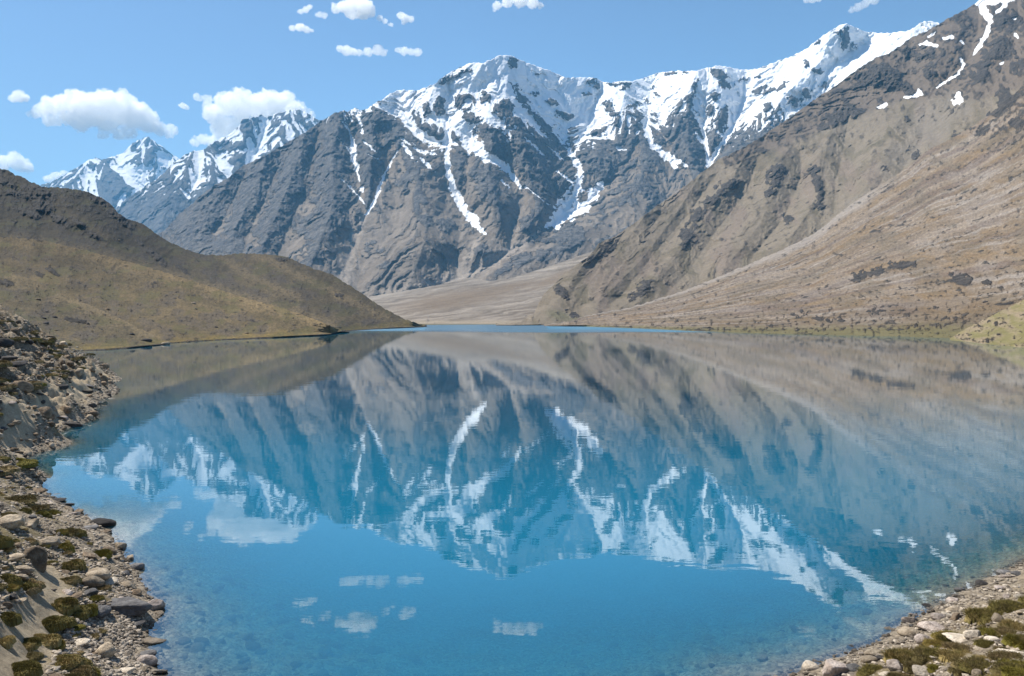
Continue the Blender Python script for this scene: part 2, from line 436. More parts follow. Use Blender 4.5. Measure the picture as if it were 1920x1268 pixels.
B_dark = [(716, 222, 26, 13, 0), (702, 245, 22, 28), (742, 238, 14, 22, 30), (793, 210, 17, 20, 35), (828, 200, 19, 20), (872, 192, 26, 22), (905, 182, 16, 14), (944, 205, 22, 22), (958, 226, 20, 10), (885, 222, 22, 14, 30), (918, 255, 34, 20, 10), (900, 243, 22, 12, -30),
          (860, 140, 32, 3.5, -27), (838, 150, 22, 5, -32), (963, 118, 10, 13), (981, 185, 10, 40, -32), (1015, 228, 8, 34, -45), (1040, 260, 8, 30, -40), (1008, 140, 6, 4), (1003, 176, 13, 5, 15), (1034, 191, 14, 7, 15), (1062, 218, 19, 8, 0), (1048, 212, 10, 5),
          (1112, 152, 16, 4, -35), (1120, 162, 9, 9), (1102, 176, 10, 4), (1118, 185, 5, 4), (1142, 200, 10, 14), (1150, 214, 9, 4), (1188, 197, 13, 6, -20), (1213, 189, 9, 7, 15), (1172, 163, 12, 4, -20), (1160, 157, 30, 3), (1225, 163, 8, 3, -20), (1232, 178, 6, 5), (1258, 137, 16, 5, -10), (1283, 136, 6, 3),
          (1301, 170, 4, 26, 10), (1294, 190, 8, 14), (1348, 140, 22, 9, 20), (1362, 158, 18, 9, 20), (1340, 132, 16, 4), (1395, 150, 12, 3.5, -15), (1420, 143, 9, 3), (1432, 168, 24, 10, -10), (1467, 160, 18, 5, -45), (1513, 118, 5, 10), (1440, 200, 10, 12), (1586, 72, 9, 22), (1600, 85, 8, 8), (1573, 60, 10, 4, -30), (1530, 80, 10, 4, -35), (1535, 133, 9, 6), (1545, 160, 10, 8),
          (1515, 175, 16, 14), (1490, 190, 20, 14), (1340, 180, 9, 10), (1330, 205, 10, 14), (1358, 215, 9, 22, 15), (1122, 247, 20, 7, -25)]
B_lowrock = [(700, 470, 30, 20, 20), (715, 497, 24, 14), (740, 520, 18, 12), (800, 415, 20, 12, 25), (838, 422, 26, 16, 10), (875, 430, 22, 14, 20), (905, 470, 22, 16), (1040, 440, 60, 20, -12), (1075, 455, 30, 12, -30), (975, 488, 60, 14, -28), (935, 512, 24, 9, -35), (1130, 455, 22, 10, -30), (1030, 475, 40, 14, -25),
             (430, 470, 60, 18, 0), (400, 450, 40, 12, 20), (560, 420, 45, 20, 25), (480, 430, 40, 12, 20), (645, 320, 22, 70, -8), (985, 420, 14, 18), (1180, 425, 26, 10, -25), (1230, 370, 40, 16, 35), (1260, 400, 25, 10, 30), (740, 345, 22, 10, -20), (860, 330, 10, 30), (925, 350, 12, 30)]
def paint_B(i):
    px, py, w = i['px'], i['py'], i['w']
    n1 = .45 * fbm(px / 34, py / 30, 5, 0.6, 2) + .8 * fbm(w / 26, px / 75, 4, .6, 12); n2 = .4 * fbm(px / 9, py / 9, 4, 0.6, 4) + .8 * fbm(w / 7.5, px / 22, 4, .6, 14)
    side = np.clip((i['dg'] - i['dr']) / 30, -1, 1)
    # scree zones low, rock high
    line = np.interp(px, [250, 480, 620, 700, 760, 830, 900, 960, 1050, 1120, 1200, 1300, 1600], [520, 470, 430, 330, 290, 290, 300, 330, 380, 340, 300, 330, 300])
    rock = 0.5 + (line - py) / 130 + 0.45 * n1 + 0.25 * side + 0.15 * n2
    rock += 1.1 * np.clip(blobs(px + n2 * 5, py + n1 * 5, B_lowrock) * 2.4 + .1, 0, 1)
    rock -= 0.5 * np.clip(strokes(px, py, [[(1215, 400, 26), (1120, 430, 20)], [(640, 480, 18), (600, 520, 30)], [(520, 440, 10), (480, 490, 18)], [(440, 400, 6), (400, 440, 10)], [(690, 400, 8), (650, 480, 24), (660, 540, 40)]]) * 2, 0, 1)
    rock = np.clip(rock, 0, 1)
    sl = np.interp(px, [300, 560, 620, 690, 740, 850, 900, 960, 1010, 1060, 1100, 1150, 1185, 1215, 1260, 1290, 1330, 1400, 1480, 1560, 1640, 1760], [205, 205, 210, 212, 235, 275, 285, 262, 250, 272, 278, 262, 240, 242, 235, 222, 245, 260, 232, 210, 172, 110])
    hard = strokes(px, py, [[(690, 205, 10), (740, 180, 11), (800, 178, 14), (860, 150, 16), (920, 130, 18), (950, 125, 12)]])
    hi = np.clip((sl - py) / 50, -1.0, 1.0)
    snow = 0.5 + hi + (0.20 * n1 + 0.18 * n2) * (1 - .45 * sstep(.2, .9, hi))
    streak = ridged(w / 17, i['dr'] / 70, 3, 0.55, 6)
    snow -= 0.34 * sstep(0.25, 1.1, streak) * sstep(-60, 20, py - sl + 40)
    snow -= 0.10 * np.clip(side, -.3, 1)
    snow += 0.3 * np.clip(hard * 2, 0, 1)
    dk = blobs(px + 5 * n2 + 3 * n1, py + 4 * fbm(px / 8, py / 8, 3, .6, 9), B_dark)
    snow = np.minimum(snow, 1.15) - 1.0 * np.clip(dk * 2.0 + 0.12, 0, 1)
    st = strokes(px + 1.8 * fbm(px / 6, py / 6, 3, .6, 8), py + 1.5 * fbm(px / 6, py / 6, 3, .6, 1), B_snow)
    snow = np.maximum(snow, np.clip(st * 1.3 + 0.22, 0, 0.85))
    snow -= 0.5 * np.clip(blobs(px + n2 * 4, py, [(1098, 372, 11, 8, -30)]) * 2, 0, 1)
    # soil: tan grey scree, browner to the right and low
    f = np.clip(0.5 + 0.6 * fbm(px / 70, py / 50, 4, 0.6, 11), 0, 1)
    col = lerpc((0.175, 0.152, 0.132), (0.26, 0.218, 0.178), f)
    lane = sstep(0.2, 1.0, ridged(w / 22, i['dr'] / 120, 2, 0.5, 12))
    col = lerpc(col, (0.31, 0.27, 0.235), 0.6 * lane)
    col = lerpc(col, (0.36, 0.315, 0.275), np.clip(strokes(px, py, [[(1035, 424, 4), (1000, 446, 9), (955, 470, 14), (900, 500, 18), (820, 535, 20), (720, 560, 20)], [(905, 437, 5), (880, 480, 10), (850, 520, 12)], [(685, 405, 5), (655, 470, 16), (640, 520, 24)]]) * 2, 0, 1))
    return col, rock, snow
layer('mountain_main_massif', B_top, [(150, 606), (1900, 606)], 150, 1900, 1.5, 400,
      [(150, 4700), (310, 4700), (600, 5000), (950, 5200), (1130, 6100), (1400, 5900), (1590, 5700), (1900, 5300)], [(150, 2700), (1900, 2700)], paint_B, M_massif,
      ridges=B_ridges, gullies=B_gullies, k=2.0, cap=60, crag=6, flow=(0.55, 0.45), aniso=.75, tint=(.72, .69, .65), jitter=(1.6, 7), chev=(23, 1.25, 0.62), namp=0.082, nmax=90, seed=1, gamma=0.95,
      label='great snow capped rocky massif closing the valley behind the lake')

# ---- valley scree fan at the head of the lake
E_top = [(520, 585), (600, 572), (660, 562), (700, 555), (760, 546), (830, 533), (880, 520), (920, 528), (960, 521), (1000, 509), (1050, 493), (1100, 475), (1150, 460), (1200, 466)]
E_bot = [(520, 609.4), (800, 609.4), (900, 608.8), (1000, 608.8), (1200, 609.6)]
def paint_E(i):
    px, py = i['px'], i['py']
    u = py + (px - 900) * 0.16 + 2.5 * fbm(px / 60, py / 10, 3, .5, 2)
    n = fbm(px / 130, u / 4.5, 5, 0.6, 3)
    col = lerpc((0.165, 0.138, 0.11), (0.34, 0.30, 0.255), np.clip(0.5 + 0.7 * n, 0, 1))
    col = lerpc(col, (0.195, 0.148, 0.102), np.clip(blobs(px, py, [(860, 560, 150, 22, -9), (930, 545, 130, 12, -12), (1050, 520, 90, 12, -20)]) * 1.3, 0, 0.8))
    col = lerpc(col, (0.35, 0.30, 0.23), sstep(598, 604, py) * 0.8)
    col = lerpc(col, (0.14, 0.14, 0.075), sstep(606.6, 608.4, py) * 0.7)
    rock = np.clip(0.12 + 0.45 * fbm(px / 14, u / 3, 4, .6, 6), 0, 1) * 0.7
    return col, rock, rock * 0
layer('valley_fan', E_top, E_bot, 520, 1200, 1.3, 110, [(520, 2350), (1200, 2450)], [(520, 893), (800, 893), (900, 936), (1000, 936), (1030, 940), (1100, 1350), (1200, 1800)], paint_E, M_fan, gamma=1.25,
      ridges=[[(1000, 500), (900, 545), (800, 600)], [(1120, 474), (1050, 545), (1000, 605)]], gullies=[[(700, 555), (760, 600)], [(1010, 540), (920, 580), (880, 606)]], k=0.35, cap=30, tint=(.73, .71, .69), jitter=(0.8, 8), chev=(16, 0.6, 0.12),
      namp=0.05, nmax=50, nys=2.0, seed=8, label='pale scree fan running down to the head of the lake')

# ---- right side: brown ridge with outcrops, then the long scree slope
C1_top = [(930, 609), (975, 604), (1000, 588), (1020, 552), (1057, 514), (1107, 478), (1123, 457), (1160, 440), (1213, 400), (1272, 358), (1347, 300), (1413, 267), (1467, 230), (1493, 213), (1527, 187),
          (1567, 160), (1613, 127), (1640, 110), (1652, 106), (1673, 97), (1710, 70), (1740, 57), (1773, 37), (1813, 17), (1833, 3), (1880, -30), (1960, -70), (2080, -120), (2250, -170)]
C2_top = [(1020, 610), (1060, 604), (1100, 592), (1180, 577), (1230, 562), (1280, 546), (1340, 522), (1400, 497), (1470, 467), (1513, 446), (1545, 425), (1560, 411), (1613, 371), (1655, 344), (1697, 317), (1740, 281), (1790, 257), (1830, 233), (1870, 203), (1920, 160), (2000, 90), (2200, -40), (2350, -120)]
C1_bot = [(930, 610.2), (1040, 609.4)] + [(x, y + 20) for x, y in C2_top[2:]]
C1_crest = [(1330, 330), (1360, 314), (1440, 282), (1513, 259), (1560, 234), (1613, 213), (1657, 200), (1700, 184), (1735, 176)]
C1_ridges = [C1_crest, [(1413, 267), (1372, 335), (1325, 390), (1283, 450), (1240, 510), (1190, 560), (1140, 595)], [(1560, 234), (1545, 300), (1532, 370), (1495, 430), (1440, 490)], [(1652, 107), (1672, 140), (1700, 178)],
             [(1467, 285), (1462, 340), (1425, 420), (1370, 490)], [(1660, 205), (1672, 265), (1640, 330)], [(1790, 30), (1775, 90), (1735, 150)], [(1873, -20), (1885, 60), (1850, 140), (1820, 200)], [(1213, 400), (1160, 470), (1090, 545)], [(1123, 457), (1070, 530), (1030, 580)], [(1313, 330), (1255, 420), (1200, 490), (1120, 570)]]
C1_gullies = [[(1440, 270), (1513, 247), (1560, 223), (1610, 202), (1650, 190), (1695, 172), (1735, 160)], [(1843, 0), (1857, 40), (1827, 100), (1805, 122), (1757, 163), (1738, 190), (1730, 260), (1690, 320)], [(1500, 262), (1502, 330), (1470, 410), (1410, 480)], [(1590, 225), (1580, 290), (1567, 340), (1563, 405), (1520, 450)],
              [(1420, 300), (1400, 360), (1345, 430), (1290, 510), (1240, 560)], [(1350, 318), (1300, 390), (1240, 460), (1160, 560)], [(1165, 445), (1110, 520), (1070, 590)], [(1910, 0), (1905, 70), (1860, 170)]]
C1_dark = [(1340, 368, 40, 13, -48), (1375, 345, 26, 9, -12), (1310, 400, 26, 13, -40), (1290, 440, 15, 34, 20), (1455, 335, 15, 28, 20), (1462, 318, 16, 12), (1440, 362, 8, 14, 30), (1520, 322, 22, 10, -25), (1535, 350, 9, 28, -12), (1540, 385, 7, 12), (1205, 540, 32, 12, -38), (1185, 556, 14, 8, -40), (1140, 466, 40, 12, -32), (1110, 485, 26, 8, -32), (1052, 548, 12, 20, -50), (1075, 590, 14, 7, 0),
           (1480, 410, 9, 10), (1660, 145, 34, 26, 25), (1620, 150, 30, 18, -25), (1580, 215, 42, 14, -18), (1555, 232, 24, 8, -20), (1700, 168, 12, 20, -25), (1700, 98, 20, 10), (1880, 90, 26, 28, -30), (1850, 110, 14, 30, 20), (1900, 40, 20, 20), (1870, 40, 10, 22), (1838, 130, 18, 30, 20), (1800, 140, 14, 9, -35), (1885, 188, 24, 26, -30), (1795, 255, 14, 8), (1870, 215, 22, 12, -35), (1715, 290, 10, 14, 20), (1700, 225, 8, 6), (1660, 315, 8, 6), (1730, 105, 26, 8, -20), (1745, 140, 14, 10), (1910, 120, 18, 14)]
C1_snow = [[(1838, 2, 8), (1845, 20, 9), (1857, 38, 6), (1850, 62, 4), (1837, 85, 5), (1826, 101, 3)], [(1802, 110, 1.8), (1807, 122, 3.5), (1797, 138, 3), (1775, 152, 2.6), (1757, 163, 2.2)], [(1797, 176, 5), (1796, 187, 9), (1790, 193, 5)], [(1722, 168, 3), (1724, 174, 5.5)], [(1727, 177, 3.5), (1708, 181, 3), (1694, 183, 2)], [(1662, 196, 4), (1648, 202, 3)],
           [(1724, 84, 3), (1738, 81, 4), (1755, 86, 4)], [(1768, 73, 3), (1785, 69, 4)], [(1780, 84, 3)], [(1740, 70, 1.5), (1755, 60, 2)], [(1802, 76, 2), (1806, 82, 2)], [(1833, 8, 5), (1865, 2, 8), (1900, -8, 10)], [(1870, 22, 4), (1885, 10, 5)], [(1902, 62, 2), (1908, 70, 3)], [(1900, 35, 3), (1908, 32, 2)], [(1813, 28, 3)], [(1876, 120, 2), (1882, 117, 2)]]
def paint_C1(i):
    px, py, w = i['px'], i['py'], i['w']
    n1 = fbm(px / 30, py / 26, 5, 0.6, 2); n2 = fbm(px / 8, py / 8, 4, 0.6, 4)
    crest = np.interp(px, [900, 1347, 1360, 1440, 1513, 1560, 1613, 1657, 1700, 1735, 1800, 1900, 2000], [0, 280, 314, 282, 259, 234, 213, 200, 184, 176, 190, 170, 160])
    upper = sstep(8, -8, py - crest + 5 * n1)          # the grey rocky ridge behind the brown crest
    rock = 0.0 + 0.30 * upper + 0.22 * n1 + 0.18 * n2
    rock += 0.95 * np.clip(blobs(px + 7 * n2 + 5 * n1, py + 6 * n2, C1_dark) * 2.0 + 0.1, 0, 1)
    f = np.clip(0.5 + 0.6 * fbm(px / 50, py / 40, 4, .6, 11), 0, 1)
    rib = sstep(0.0, 1.0, ridged(w / 24, i['dr'] / 140, 3, .55, 12))
    col = lerpc((0.19, 0.155, 0.112), (0.150, 0.128, 0.088), f)
    col = lerpc(col, (0.24, 0.20, 0.155), 0.7 * rib)
    col = lerpc(col, (0.21, 0.165, 0.135), 0.6 * sstep(0.1, .6, fbm(px / 60, py / 80, 3, .5, 21)))
    col = lerpc(col, (0.165, 0.132, 0.104), upper)
    col = lerpc(col, (0.215, 0.185, 0.152), 0.75 * np.clip(blobs(px + 10 * n1, py + 8 * n1, [(1745, 235, 50, 60, 30), (1690, 290, 70, 26, -38), (1610, 370, 60, 14, -38), (1790, 200, 40, 40)]) * 1.8, 0, 1))
    col = lerpc(col, (0.15, 0.14, 0.085), 0.8 * np.clip(blobs(px, py, [(1050, 592, 36, 12, 12), (1085, 600, 40, 8), (1300, 600, 300, 8)]) * 1.5, 0, 1))
    st = strokes(px + 1.6 * fbm(px / 6, py / 6, 3, .6, 8), py + 1.5 * fbm(px / 6, py / 6, 3, .6, 1), C1_snow)
    snow = np.clip(st * 1.8 + 0.35, 0, 0.85)
    return col, np.clip(rock, 0, 1), snow
layer('hill_brown_ridge', C1_top, C1_bot, 930, 2250, 1.4, 420, [(930, 900), (1050, 1250), (1270, 2300), (1650, 3000), (1900, 2900), (2250, 2500)], [(930, 849), (1040, 855), (1100, 880), (1300, 1260), (1560, 1560), (1750, 1680), (2250, 1350)], paint_C1, M_ridge, gamma=1.0,
      ridges=C1_ridges, gullies=C1_gullies, k=2.1, cap=45, crag=9, flow=(0, .3), aniso=.55, tint=(.80, .79, .77), jitter=(2.0, 9), chev=(24, 1.0, 0.6), namp=0.10, nmax=80, seed=21, rockamp=3.5, rot=-0.5, label='tall brown ridge with dark crags and small snow patches on the right')

C2_bot = [(1020, 611.6), (1100, 612.5), (1200, 616), (1300, 621), (1400, 624.5), (1500, 627), (1600, 629), (1700, 631.5), (1780, 634), (1850, 639), (2350, 690)]
def paint_C2(i):
    px, py, t = i['px'], i['py'], i['t']
    n1 = fbm(px / 40, py / 30, 5, 0.6, 2); n2 = fbm(px / 8, py / 7, 4, 0.6, 4)
    # lanes of the scree follow the fall line (lines of constant t, sagging towards the lake)
    u = t * 42 + 0.28 * n1 + 0.7 * fbm(px / 420, t * 3, 3, .5, 7)
    l1 = fbm(px / 420 + 4, u / 2.6, 4, 0.6, 3); l2 = fbm(px / 260, u * 1.3, 3, 0.6, 5)
    col = lerpc((0.195, 0.142, 0.09), (0.28, 0.222, 0.165), np.clip(0.5 + 0.8 * l1, 0, 1))
    col = lerpc(col, (0.33, 0.285, 0.24), 0.8 * sstep(0.15, 0.55, l2))
    col = lerpc(col, (0.155, 0.112, 0.085), 0.75 * sstep(0.1, 0.5, fbm(px / 300 + 9, u / 1.7, 3, .6, 8)))
    col = lerpc(col, (0.235, 0.16, 0.085), 0.7 * sstep(0.1, 0.6, fbm(px / 200 + 3, u / 3.1, 3, .6, 18)))
    pt = fbm(px / 90 + 2 * t, t * 7 + px / 300, 5, .6, 44)
    col = lerpc(col, (0.30, 0.262, 0.225), 0.35 * sstep(.05, .5, pt)); col = lerpc(col, (0.17, 0.14, 0.10), 0.45 * sstep(.1, .5, -pt))
    col = col * (1 + .28 * fbm(px / 4.2, py / 3, 3, .65, 24))[..., None]
    edge = sstep(0.90, 0.97, t) * sstep(1700, 1600, px)
    col = lerpc(col, (0.35, 0.305, 0.26), 0.8 * edge)
    # grey green boulders strewn lower right
    g = sstep(0.30, 0.0, t + 0.1 * n1) * sstep(1150, 1400, px)
    col = lerpc(col, (0.18, 0.135, 0.085), 0.6 * g)
    green = sstep(0.10, 0.02, t * np.interp(px, [1020, 1300, 1600, 1900], [0.5, .7, 1.0, 1.0]) + 0.02 * n2)
    col = lerpc(col, (0.17, 0.155, 0.065), 0.75 * green)
    # dark thin erosion lines
    ln = sstep(0.82, 0.98, 1 - 2 * np.abs(perlin(px / 330 + 5, u * 0.95))) * sstep(-0.1, 0.3, fbm(px / 45, t * 9, 3, .6, 33))
    rock = 0.10 + 0.10 * n1 + 0.30 * n2 + 0.14 * sstep(0.4, 0.0, t) + 0.5 * ln
    rock += 0.8 * np.clip(blobs(px + 8 * n2, py + 5 * n2, [(1610, 520, 20, 10, -25), (1640, 510, 26, 9, -12), (1690, 498, 34, 8, -8), (1803, 525, 26, 13, 8), (1850, 530, 12, 5), (1535, 598, 8, 4), (1555, 601, 9, 4), (1575, 600, 8, 3), (1640, 586, 14, 3, -25), (1505, 590, 20, 3, -25), (1870, 200, 26, 18, -35), (1895, 180, 20, 14, -30), (1840, 245, 18, 8, -30), (1905, 230, 16, 10)]) * 2 + 0.1, 0, 1)
    rock += 0.35 * sstep(1780, 1920, px) * sstep(330, 200, py)
    return col, np.clip(rock, 0, 1), np.clip(rock * 0, 0, 1)
def lanes():
    return [[(1100, 608 - k * 1.2), (1500, 612 - k * 17), (1920, 560 - k * 42)] for k in range(0, 9, 2)], [[(1100, 607 - k * 1.2), (1500, 612 - k * 17), (1920, 560 - k * 42)] for k in range(1, 9, 2)]
_r, _g = lanes()
layer('hill_scree_slope', C2_top, C2_bot, 1020, 2350, 1.4, 330, [(1020, 700), (1100, 800), (1300, 1200), (1560, 1500), (1750, 1600), (2350, 1100)], None, paint_C2, M_ridge, gamma=1.0,
      ridges=_r, gullies=_g, k=0.15, cap=16, crag=6, tint=(.74, .74, .75), jitter=(1.5, 8), chev=(14, 0.4, 0.16), namp=0.055, nmax=60, nys=3.0, seed=31, water=True, rot=-0.42, label='long streaked scree slope falling to the right shore')

C3_top = [(1770, 637), (1783, 631), (1800, 622), (1820, 612), (1860, 592), (1890, 577), (1920, 562), (2000, 525), (2200, 430), (2400, 380)]
C3_bot = [(1770, 638), (1800, 640), (1850, 645), (1920, 652), (2100, 680), (2400, 740)]
def paint_C3(i):
    px, py, t = i['px'], i['py'], i['t']
    n1 = fbm(px / 30, py / 16, 5, 0.6, 2); n2 = fbm(px / 7, py / 5, 4, 0.6, 4)
    col = lerpc((0.165, 0.145, 0.062), (0.235, 0.185, 0.12), np.clip(0.45 + 0.9 * n1 + 0.3 * (t - .5), 0, 1))
    rock = 0.15 + 0.3 * n1 + 0.4 * n2
    return col, np.clip(rock, 0, 1), rock * 0
layer('hill_grassy_spur', C3_top, C3_bot, 1770, 2400, 1.2, 90, [(1770, 330), (1920, 420), (2400, 420)], None, paint_C3, M_hill, gamma=1.1,
      ridges=[[(1860, 592), (1850, 645)], [(1960, 545), (1930, 650)]], gullies=[[(1900, 575), (1885, 648)], [(1820, 615), (1815, 641)]], k=0.4, cap=25, jitter=(1.2, 8), chev=(12, 0.8, 0.2), namp=0.10, nmax=30, seed=41, water=True, label='low olive grass spur at the right shore')

# ---- left grassy hill
D_top = [(-420, 250), (-200, 285), (-60, 305), (0, 317), (15, 320), (30, 329), (45, 333), (55, 340), (80, 351), (110, 352), (140, 355), (165, 360), (190, 371), (210, 385), (222, 400), (240, 411), (270, 421), (290, 436), (320, 455), (350, 468), (380, 478), (410, 479), (440, 476),
         (480, 476), (510, 478), (540, 483), (560, 491), (590, 505), (620, 514), (640, 526), (680, 551), (720, 579), (760, 599), (785, 608), (800, 612)]
D_bot = [(-420, 690), (-200, 680), (0, 672), (100, 664), (138, 659), (200, 656), (240, 652.8), (280, 648.5), (320, 644), (360, 640.8), (410, 638), (500, 634), (600, 629), (620, 627), (640, 622), (700, 618), (760, 615), (800, 613)]
D_r = [[(-200, 425), (43, 447), (83, 451), (160, 470), (233, 488), (300, 508), (383, 534), (467, 561), (567, 588), (630, 612)], [(-200, 480), (0, 507), (50, 521), (117, 551), (173, 574), (233, 601), (290, 630)], [(480, 478), (560, 515), (640, 555), (720, 595)], [(-200, 575), (0, 590), (100, 625), (180, 650)],
       [(110, 353), (130, 400), (200, 450)], [(410, 480), (470, 520), (560, 560)]]
D_g = [[(-200, 400), (0, 425), (100, 435), (210, 460), (290, 490), (350, 505), (440, 545), (560, 575), (660, 612)], [(-200, 455), (60, 485), (127, 489), (147, 514), (190, 562), (270, 616), (300, 640)], [(-200, 540), (0, 562), (80, 600), (140, 630), (230, 650)], [(390, 482), (450, 500), (540, 545), (650, 590), (700, 612)]]
D_dark = [(70, 362, 40, 16, 15), (80, 390, 22, 14), (30, 362, 22, 8, 10), (190, 378, 30, 8, 25), (215, 398, 18, 12, 35), (105, 410, 14, 7, 30), (115, 412, 14, 8, 20), (55, 400, 26, 8, 20), (290, 478, 26, 7, 42), (305, 492, 12, 7, 40), (260, 455, 12, 4, 35), (175, 440, 22, 5, 30), (340, 505, 18, 4, 32), (235, 420, 20, 6, 30), (150, 420, 16, 5, 35), (530, 486, 14, 5), (100, 510, 16, 5, 35), (10, 530, 20, 6, 10), (140, 600, 26, 5, 10), (75, 515, 8, 4), (545, 565, 10, 3), (635, 553, 10, 4), (15, 345, 20, 6, 20), (225, 408, 18, 9, 40)]
def paint_D(i):
    px, py, t = i['px'], i['py'], i['t']
    n1 = fbm(px / 40, py / 24, 5, 0.6, 2); n2 = fbm(px / 8, py / 6, 4, 0.65, 4)
    f = np.clip(0.5 + 0.8 * fbm(px / 70, py / 34, 4, .6, 11), 0, 1)
    col = lerpc((0.092, 0.079, 0.050), (0.155, 0.127, 0.078), f)
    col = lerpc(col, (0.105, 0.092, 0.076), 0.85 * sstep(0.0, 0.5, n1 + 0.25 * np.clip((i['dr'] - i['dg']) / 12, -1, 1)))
    col = lerpc(col, (0.225, 0.18, 0.108), 0.75 * sstep(13, 0, i['dr'] - 4 * n2 - 4 * n1) * sstep(330, 440, py))  # sunlit look of the crests painted in as paler tan
    shore = np.interp(px, *zip(*D_bot)) - py
    g = sstep(15, 2, shore + 6 * n1)
    col = lerpc(col, (0.17, 0.135, 0.05), 0.85 * g)
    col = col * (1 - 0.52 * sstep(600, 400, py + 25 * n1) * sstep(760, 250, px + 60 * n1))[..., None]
    n3 = fbm(px / 3.6, py / 2.6, 3, .65, 24)
    col = col * (1 + .22 * n2 + .30 * n3)[..., None]
    rock = 0.13 + 0.14 * n1 + 0.30 * n2 + 0.22 * n3 + 0.24 * sstep(490, 360, py)
    col = lerpc(col, (0.10, 0.10, 0.045), 0.5 * sstep(.15, .5, fbm(px / 55 + 7, py / 22, 4, .6, 61)))
    rock += 0.95 * np.clip(blobs(px + 5 * n2 + 4 * n1, py + 4 * n2, D_dark) * 2.0 + 0.15, 0, 1)
    rock += 0.6 * sstep(2.6, 1.0, shore)
    rock = rock * (1 - 0.7 * g * sstep(1.5, 3.5, shore))
    return col, np.clip(rock, 0, 1), rock * 0
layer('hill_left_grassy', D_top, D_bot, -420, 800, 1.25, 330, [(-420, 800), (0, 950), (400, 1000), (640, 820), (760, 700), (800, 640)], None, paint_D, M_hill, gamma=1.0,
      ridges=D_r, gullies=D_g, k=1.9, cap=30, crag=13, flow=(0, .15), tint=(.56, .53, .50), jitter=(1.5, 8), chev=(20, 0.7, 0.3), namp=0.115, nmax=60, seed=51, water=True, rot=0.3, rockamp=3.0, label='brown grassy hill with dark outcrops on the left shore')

# the two nearer folds of the left hill stand in front of it
FOLD_top = [(-420, 425), (-200, 432), (0, 444), (43, 447), (83, 451), (160, 470), (233, 488), (300, 508), (383, 534), (467, 561), (530, 578), (567, 590), (610, 607), (640, 620), (660, 623)]
FOLD_bot = [(x, y + .35) for x, y in D_bot if x <= 640] + [(660, 621.2)]
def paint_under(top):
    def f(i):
        j = dict(i); j['dr'] = np.maximum(i['py'] - np.interp(i['px'], *zip(*top)), 0) * .45; j['dg'] = j['dr'] * 0 + 14  # painted crest light follows the fold's own top edge
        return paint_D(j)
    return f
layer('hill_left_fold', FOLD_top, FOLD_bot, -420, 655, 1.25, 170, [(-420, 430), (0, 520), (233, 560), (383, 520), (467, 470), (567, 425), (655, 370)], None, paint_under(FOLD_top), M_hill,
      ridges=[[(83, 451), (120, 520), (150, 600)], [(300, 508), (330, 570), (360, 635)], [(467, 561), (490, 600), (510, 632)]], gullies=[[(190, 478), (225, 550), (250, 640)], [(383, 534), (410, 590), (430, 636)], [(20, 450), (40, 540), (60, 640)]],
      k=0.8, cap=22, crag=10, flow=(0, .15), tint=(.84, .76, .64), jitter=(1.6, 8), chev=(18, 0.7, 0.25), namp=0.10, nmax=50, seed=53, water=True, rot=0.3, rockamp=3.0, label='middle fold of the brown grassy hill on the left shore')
LOW_top = [(-420, 485), (-200, 492), (0, 507), (50, 521), (117, 551), (173, 574), (233, 601), (290, 630), (316, 643.5)]
LOW_bot = [(x, y + .8) for x, y in D_bot if x <= 280] + [(316, 645.3)]
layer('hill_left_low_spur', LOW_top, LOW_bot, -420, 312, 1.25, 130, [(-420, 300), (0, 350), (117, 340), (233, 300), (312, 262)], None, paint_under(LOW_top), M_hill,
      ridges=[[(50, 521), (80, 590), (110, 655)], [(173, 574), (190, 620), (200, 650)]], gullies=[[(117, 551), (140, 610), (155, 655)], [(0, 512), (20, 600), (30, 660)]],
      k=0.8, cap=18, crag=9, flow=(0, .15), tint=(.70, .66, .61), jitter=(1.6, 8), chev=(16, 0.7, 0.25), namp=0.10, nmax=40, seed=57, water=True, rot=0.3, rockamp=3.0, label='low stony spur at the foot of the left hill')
# ================================================================== THE NEAR SHORE (one ground sheet) AND THE LAKE
def w2(px, py, h=None, d=None):
    if d is not None: x, y, z = at(px, py, d); return (x, y, z)
    Y = water_Y(px, py, h); a, b = ray(px, py); return (a * Y, Y, h)
SHORE_L = [(300, 1268), (276, 1228), (268, 1195), (300, 1150), (272, 1105), (252, 1065), (228, 1035), (208, 1005), (180, 978), (130, 955), (98, 932), (72, 908), (60, 880), (66, 850), (104, 818), (150, 795), (176, 770), (212, 742), (222, 715), (192, 692), (165, 674), (140, 660)]
SHORE_R = [(1420, 1285), (1500, 1262), (1545, 1245), (1600, 1220), (1675, 1195), (1692, 1168), (1745, 1145), (1795, 1118), (1850, 1090), (1900, 1066), (1960, 1040), (2100, 1000), (2300, 960)]
CP = [w2(x, y, 0.0) for x, y in SHORE_L + SHORE_R]
CP += [(-5.6, 15.0, 0), (-3, 13.9, 0), (0, 13.4, 0), (3, 14.2, 0), (5.2, 16.2, 0)]
CP += [w2(x, y, h) for x, y, h in [(0, 1268, 2.5), (120, 1268, 1.45), (210, 1268, .6), (0, 1180, 2.45), (100, 1180, 1.25), (190, 1170, .55), (0, 1100, 2.45), (150, 1100, 1.0), (215, 1100, .4), (0, 1020, 2.2), (120, 1030, 1.0), (0, 950, 1.9), (75, 960, .8),
       (-300, 1268, 4.3), (-300, 1100, 4.6), (-300, 950, 4.8)]]
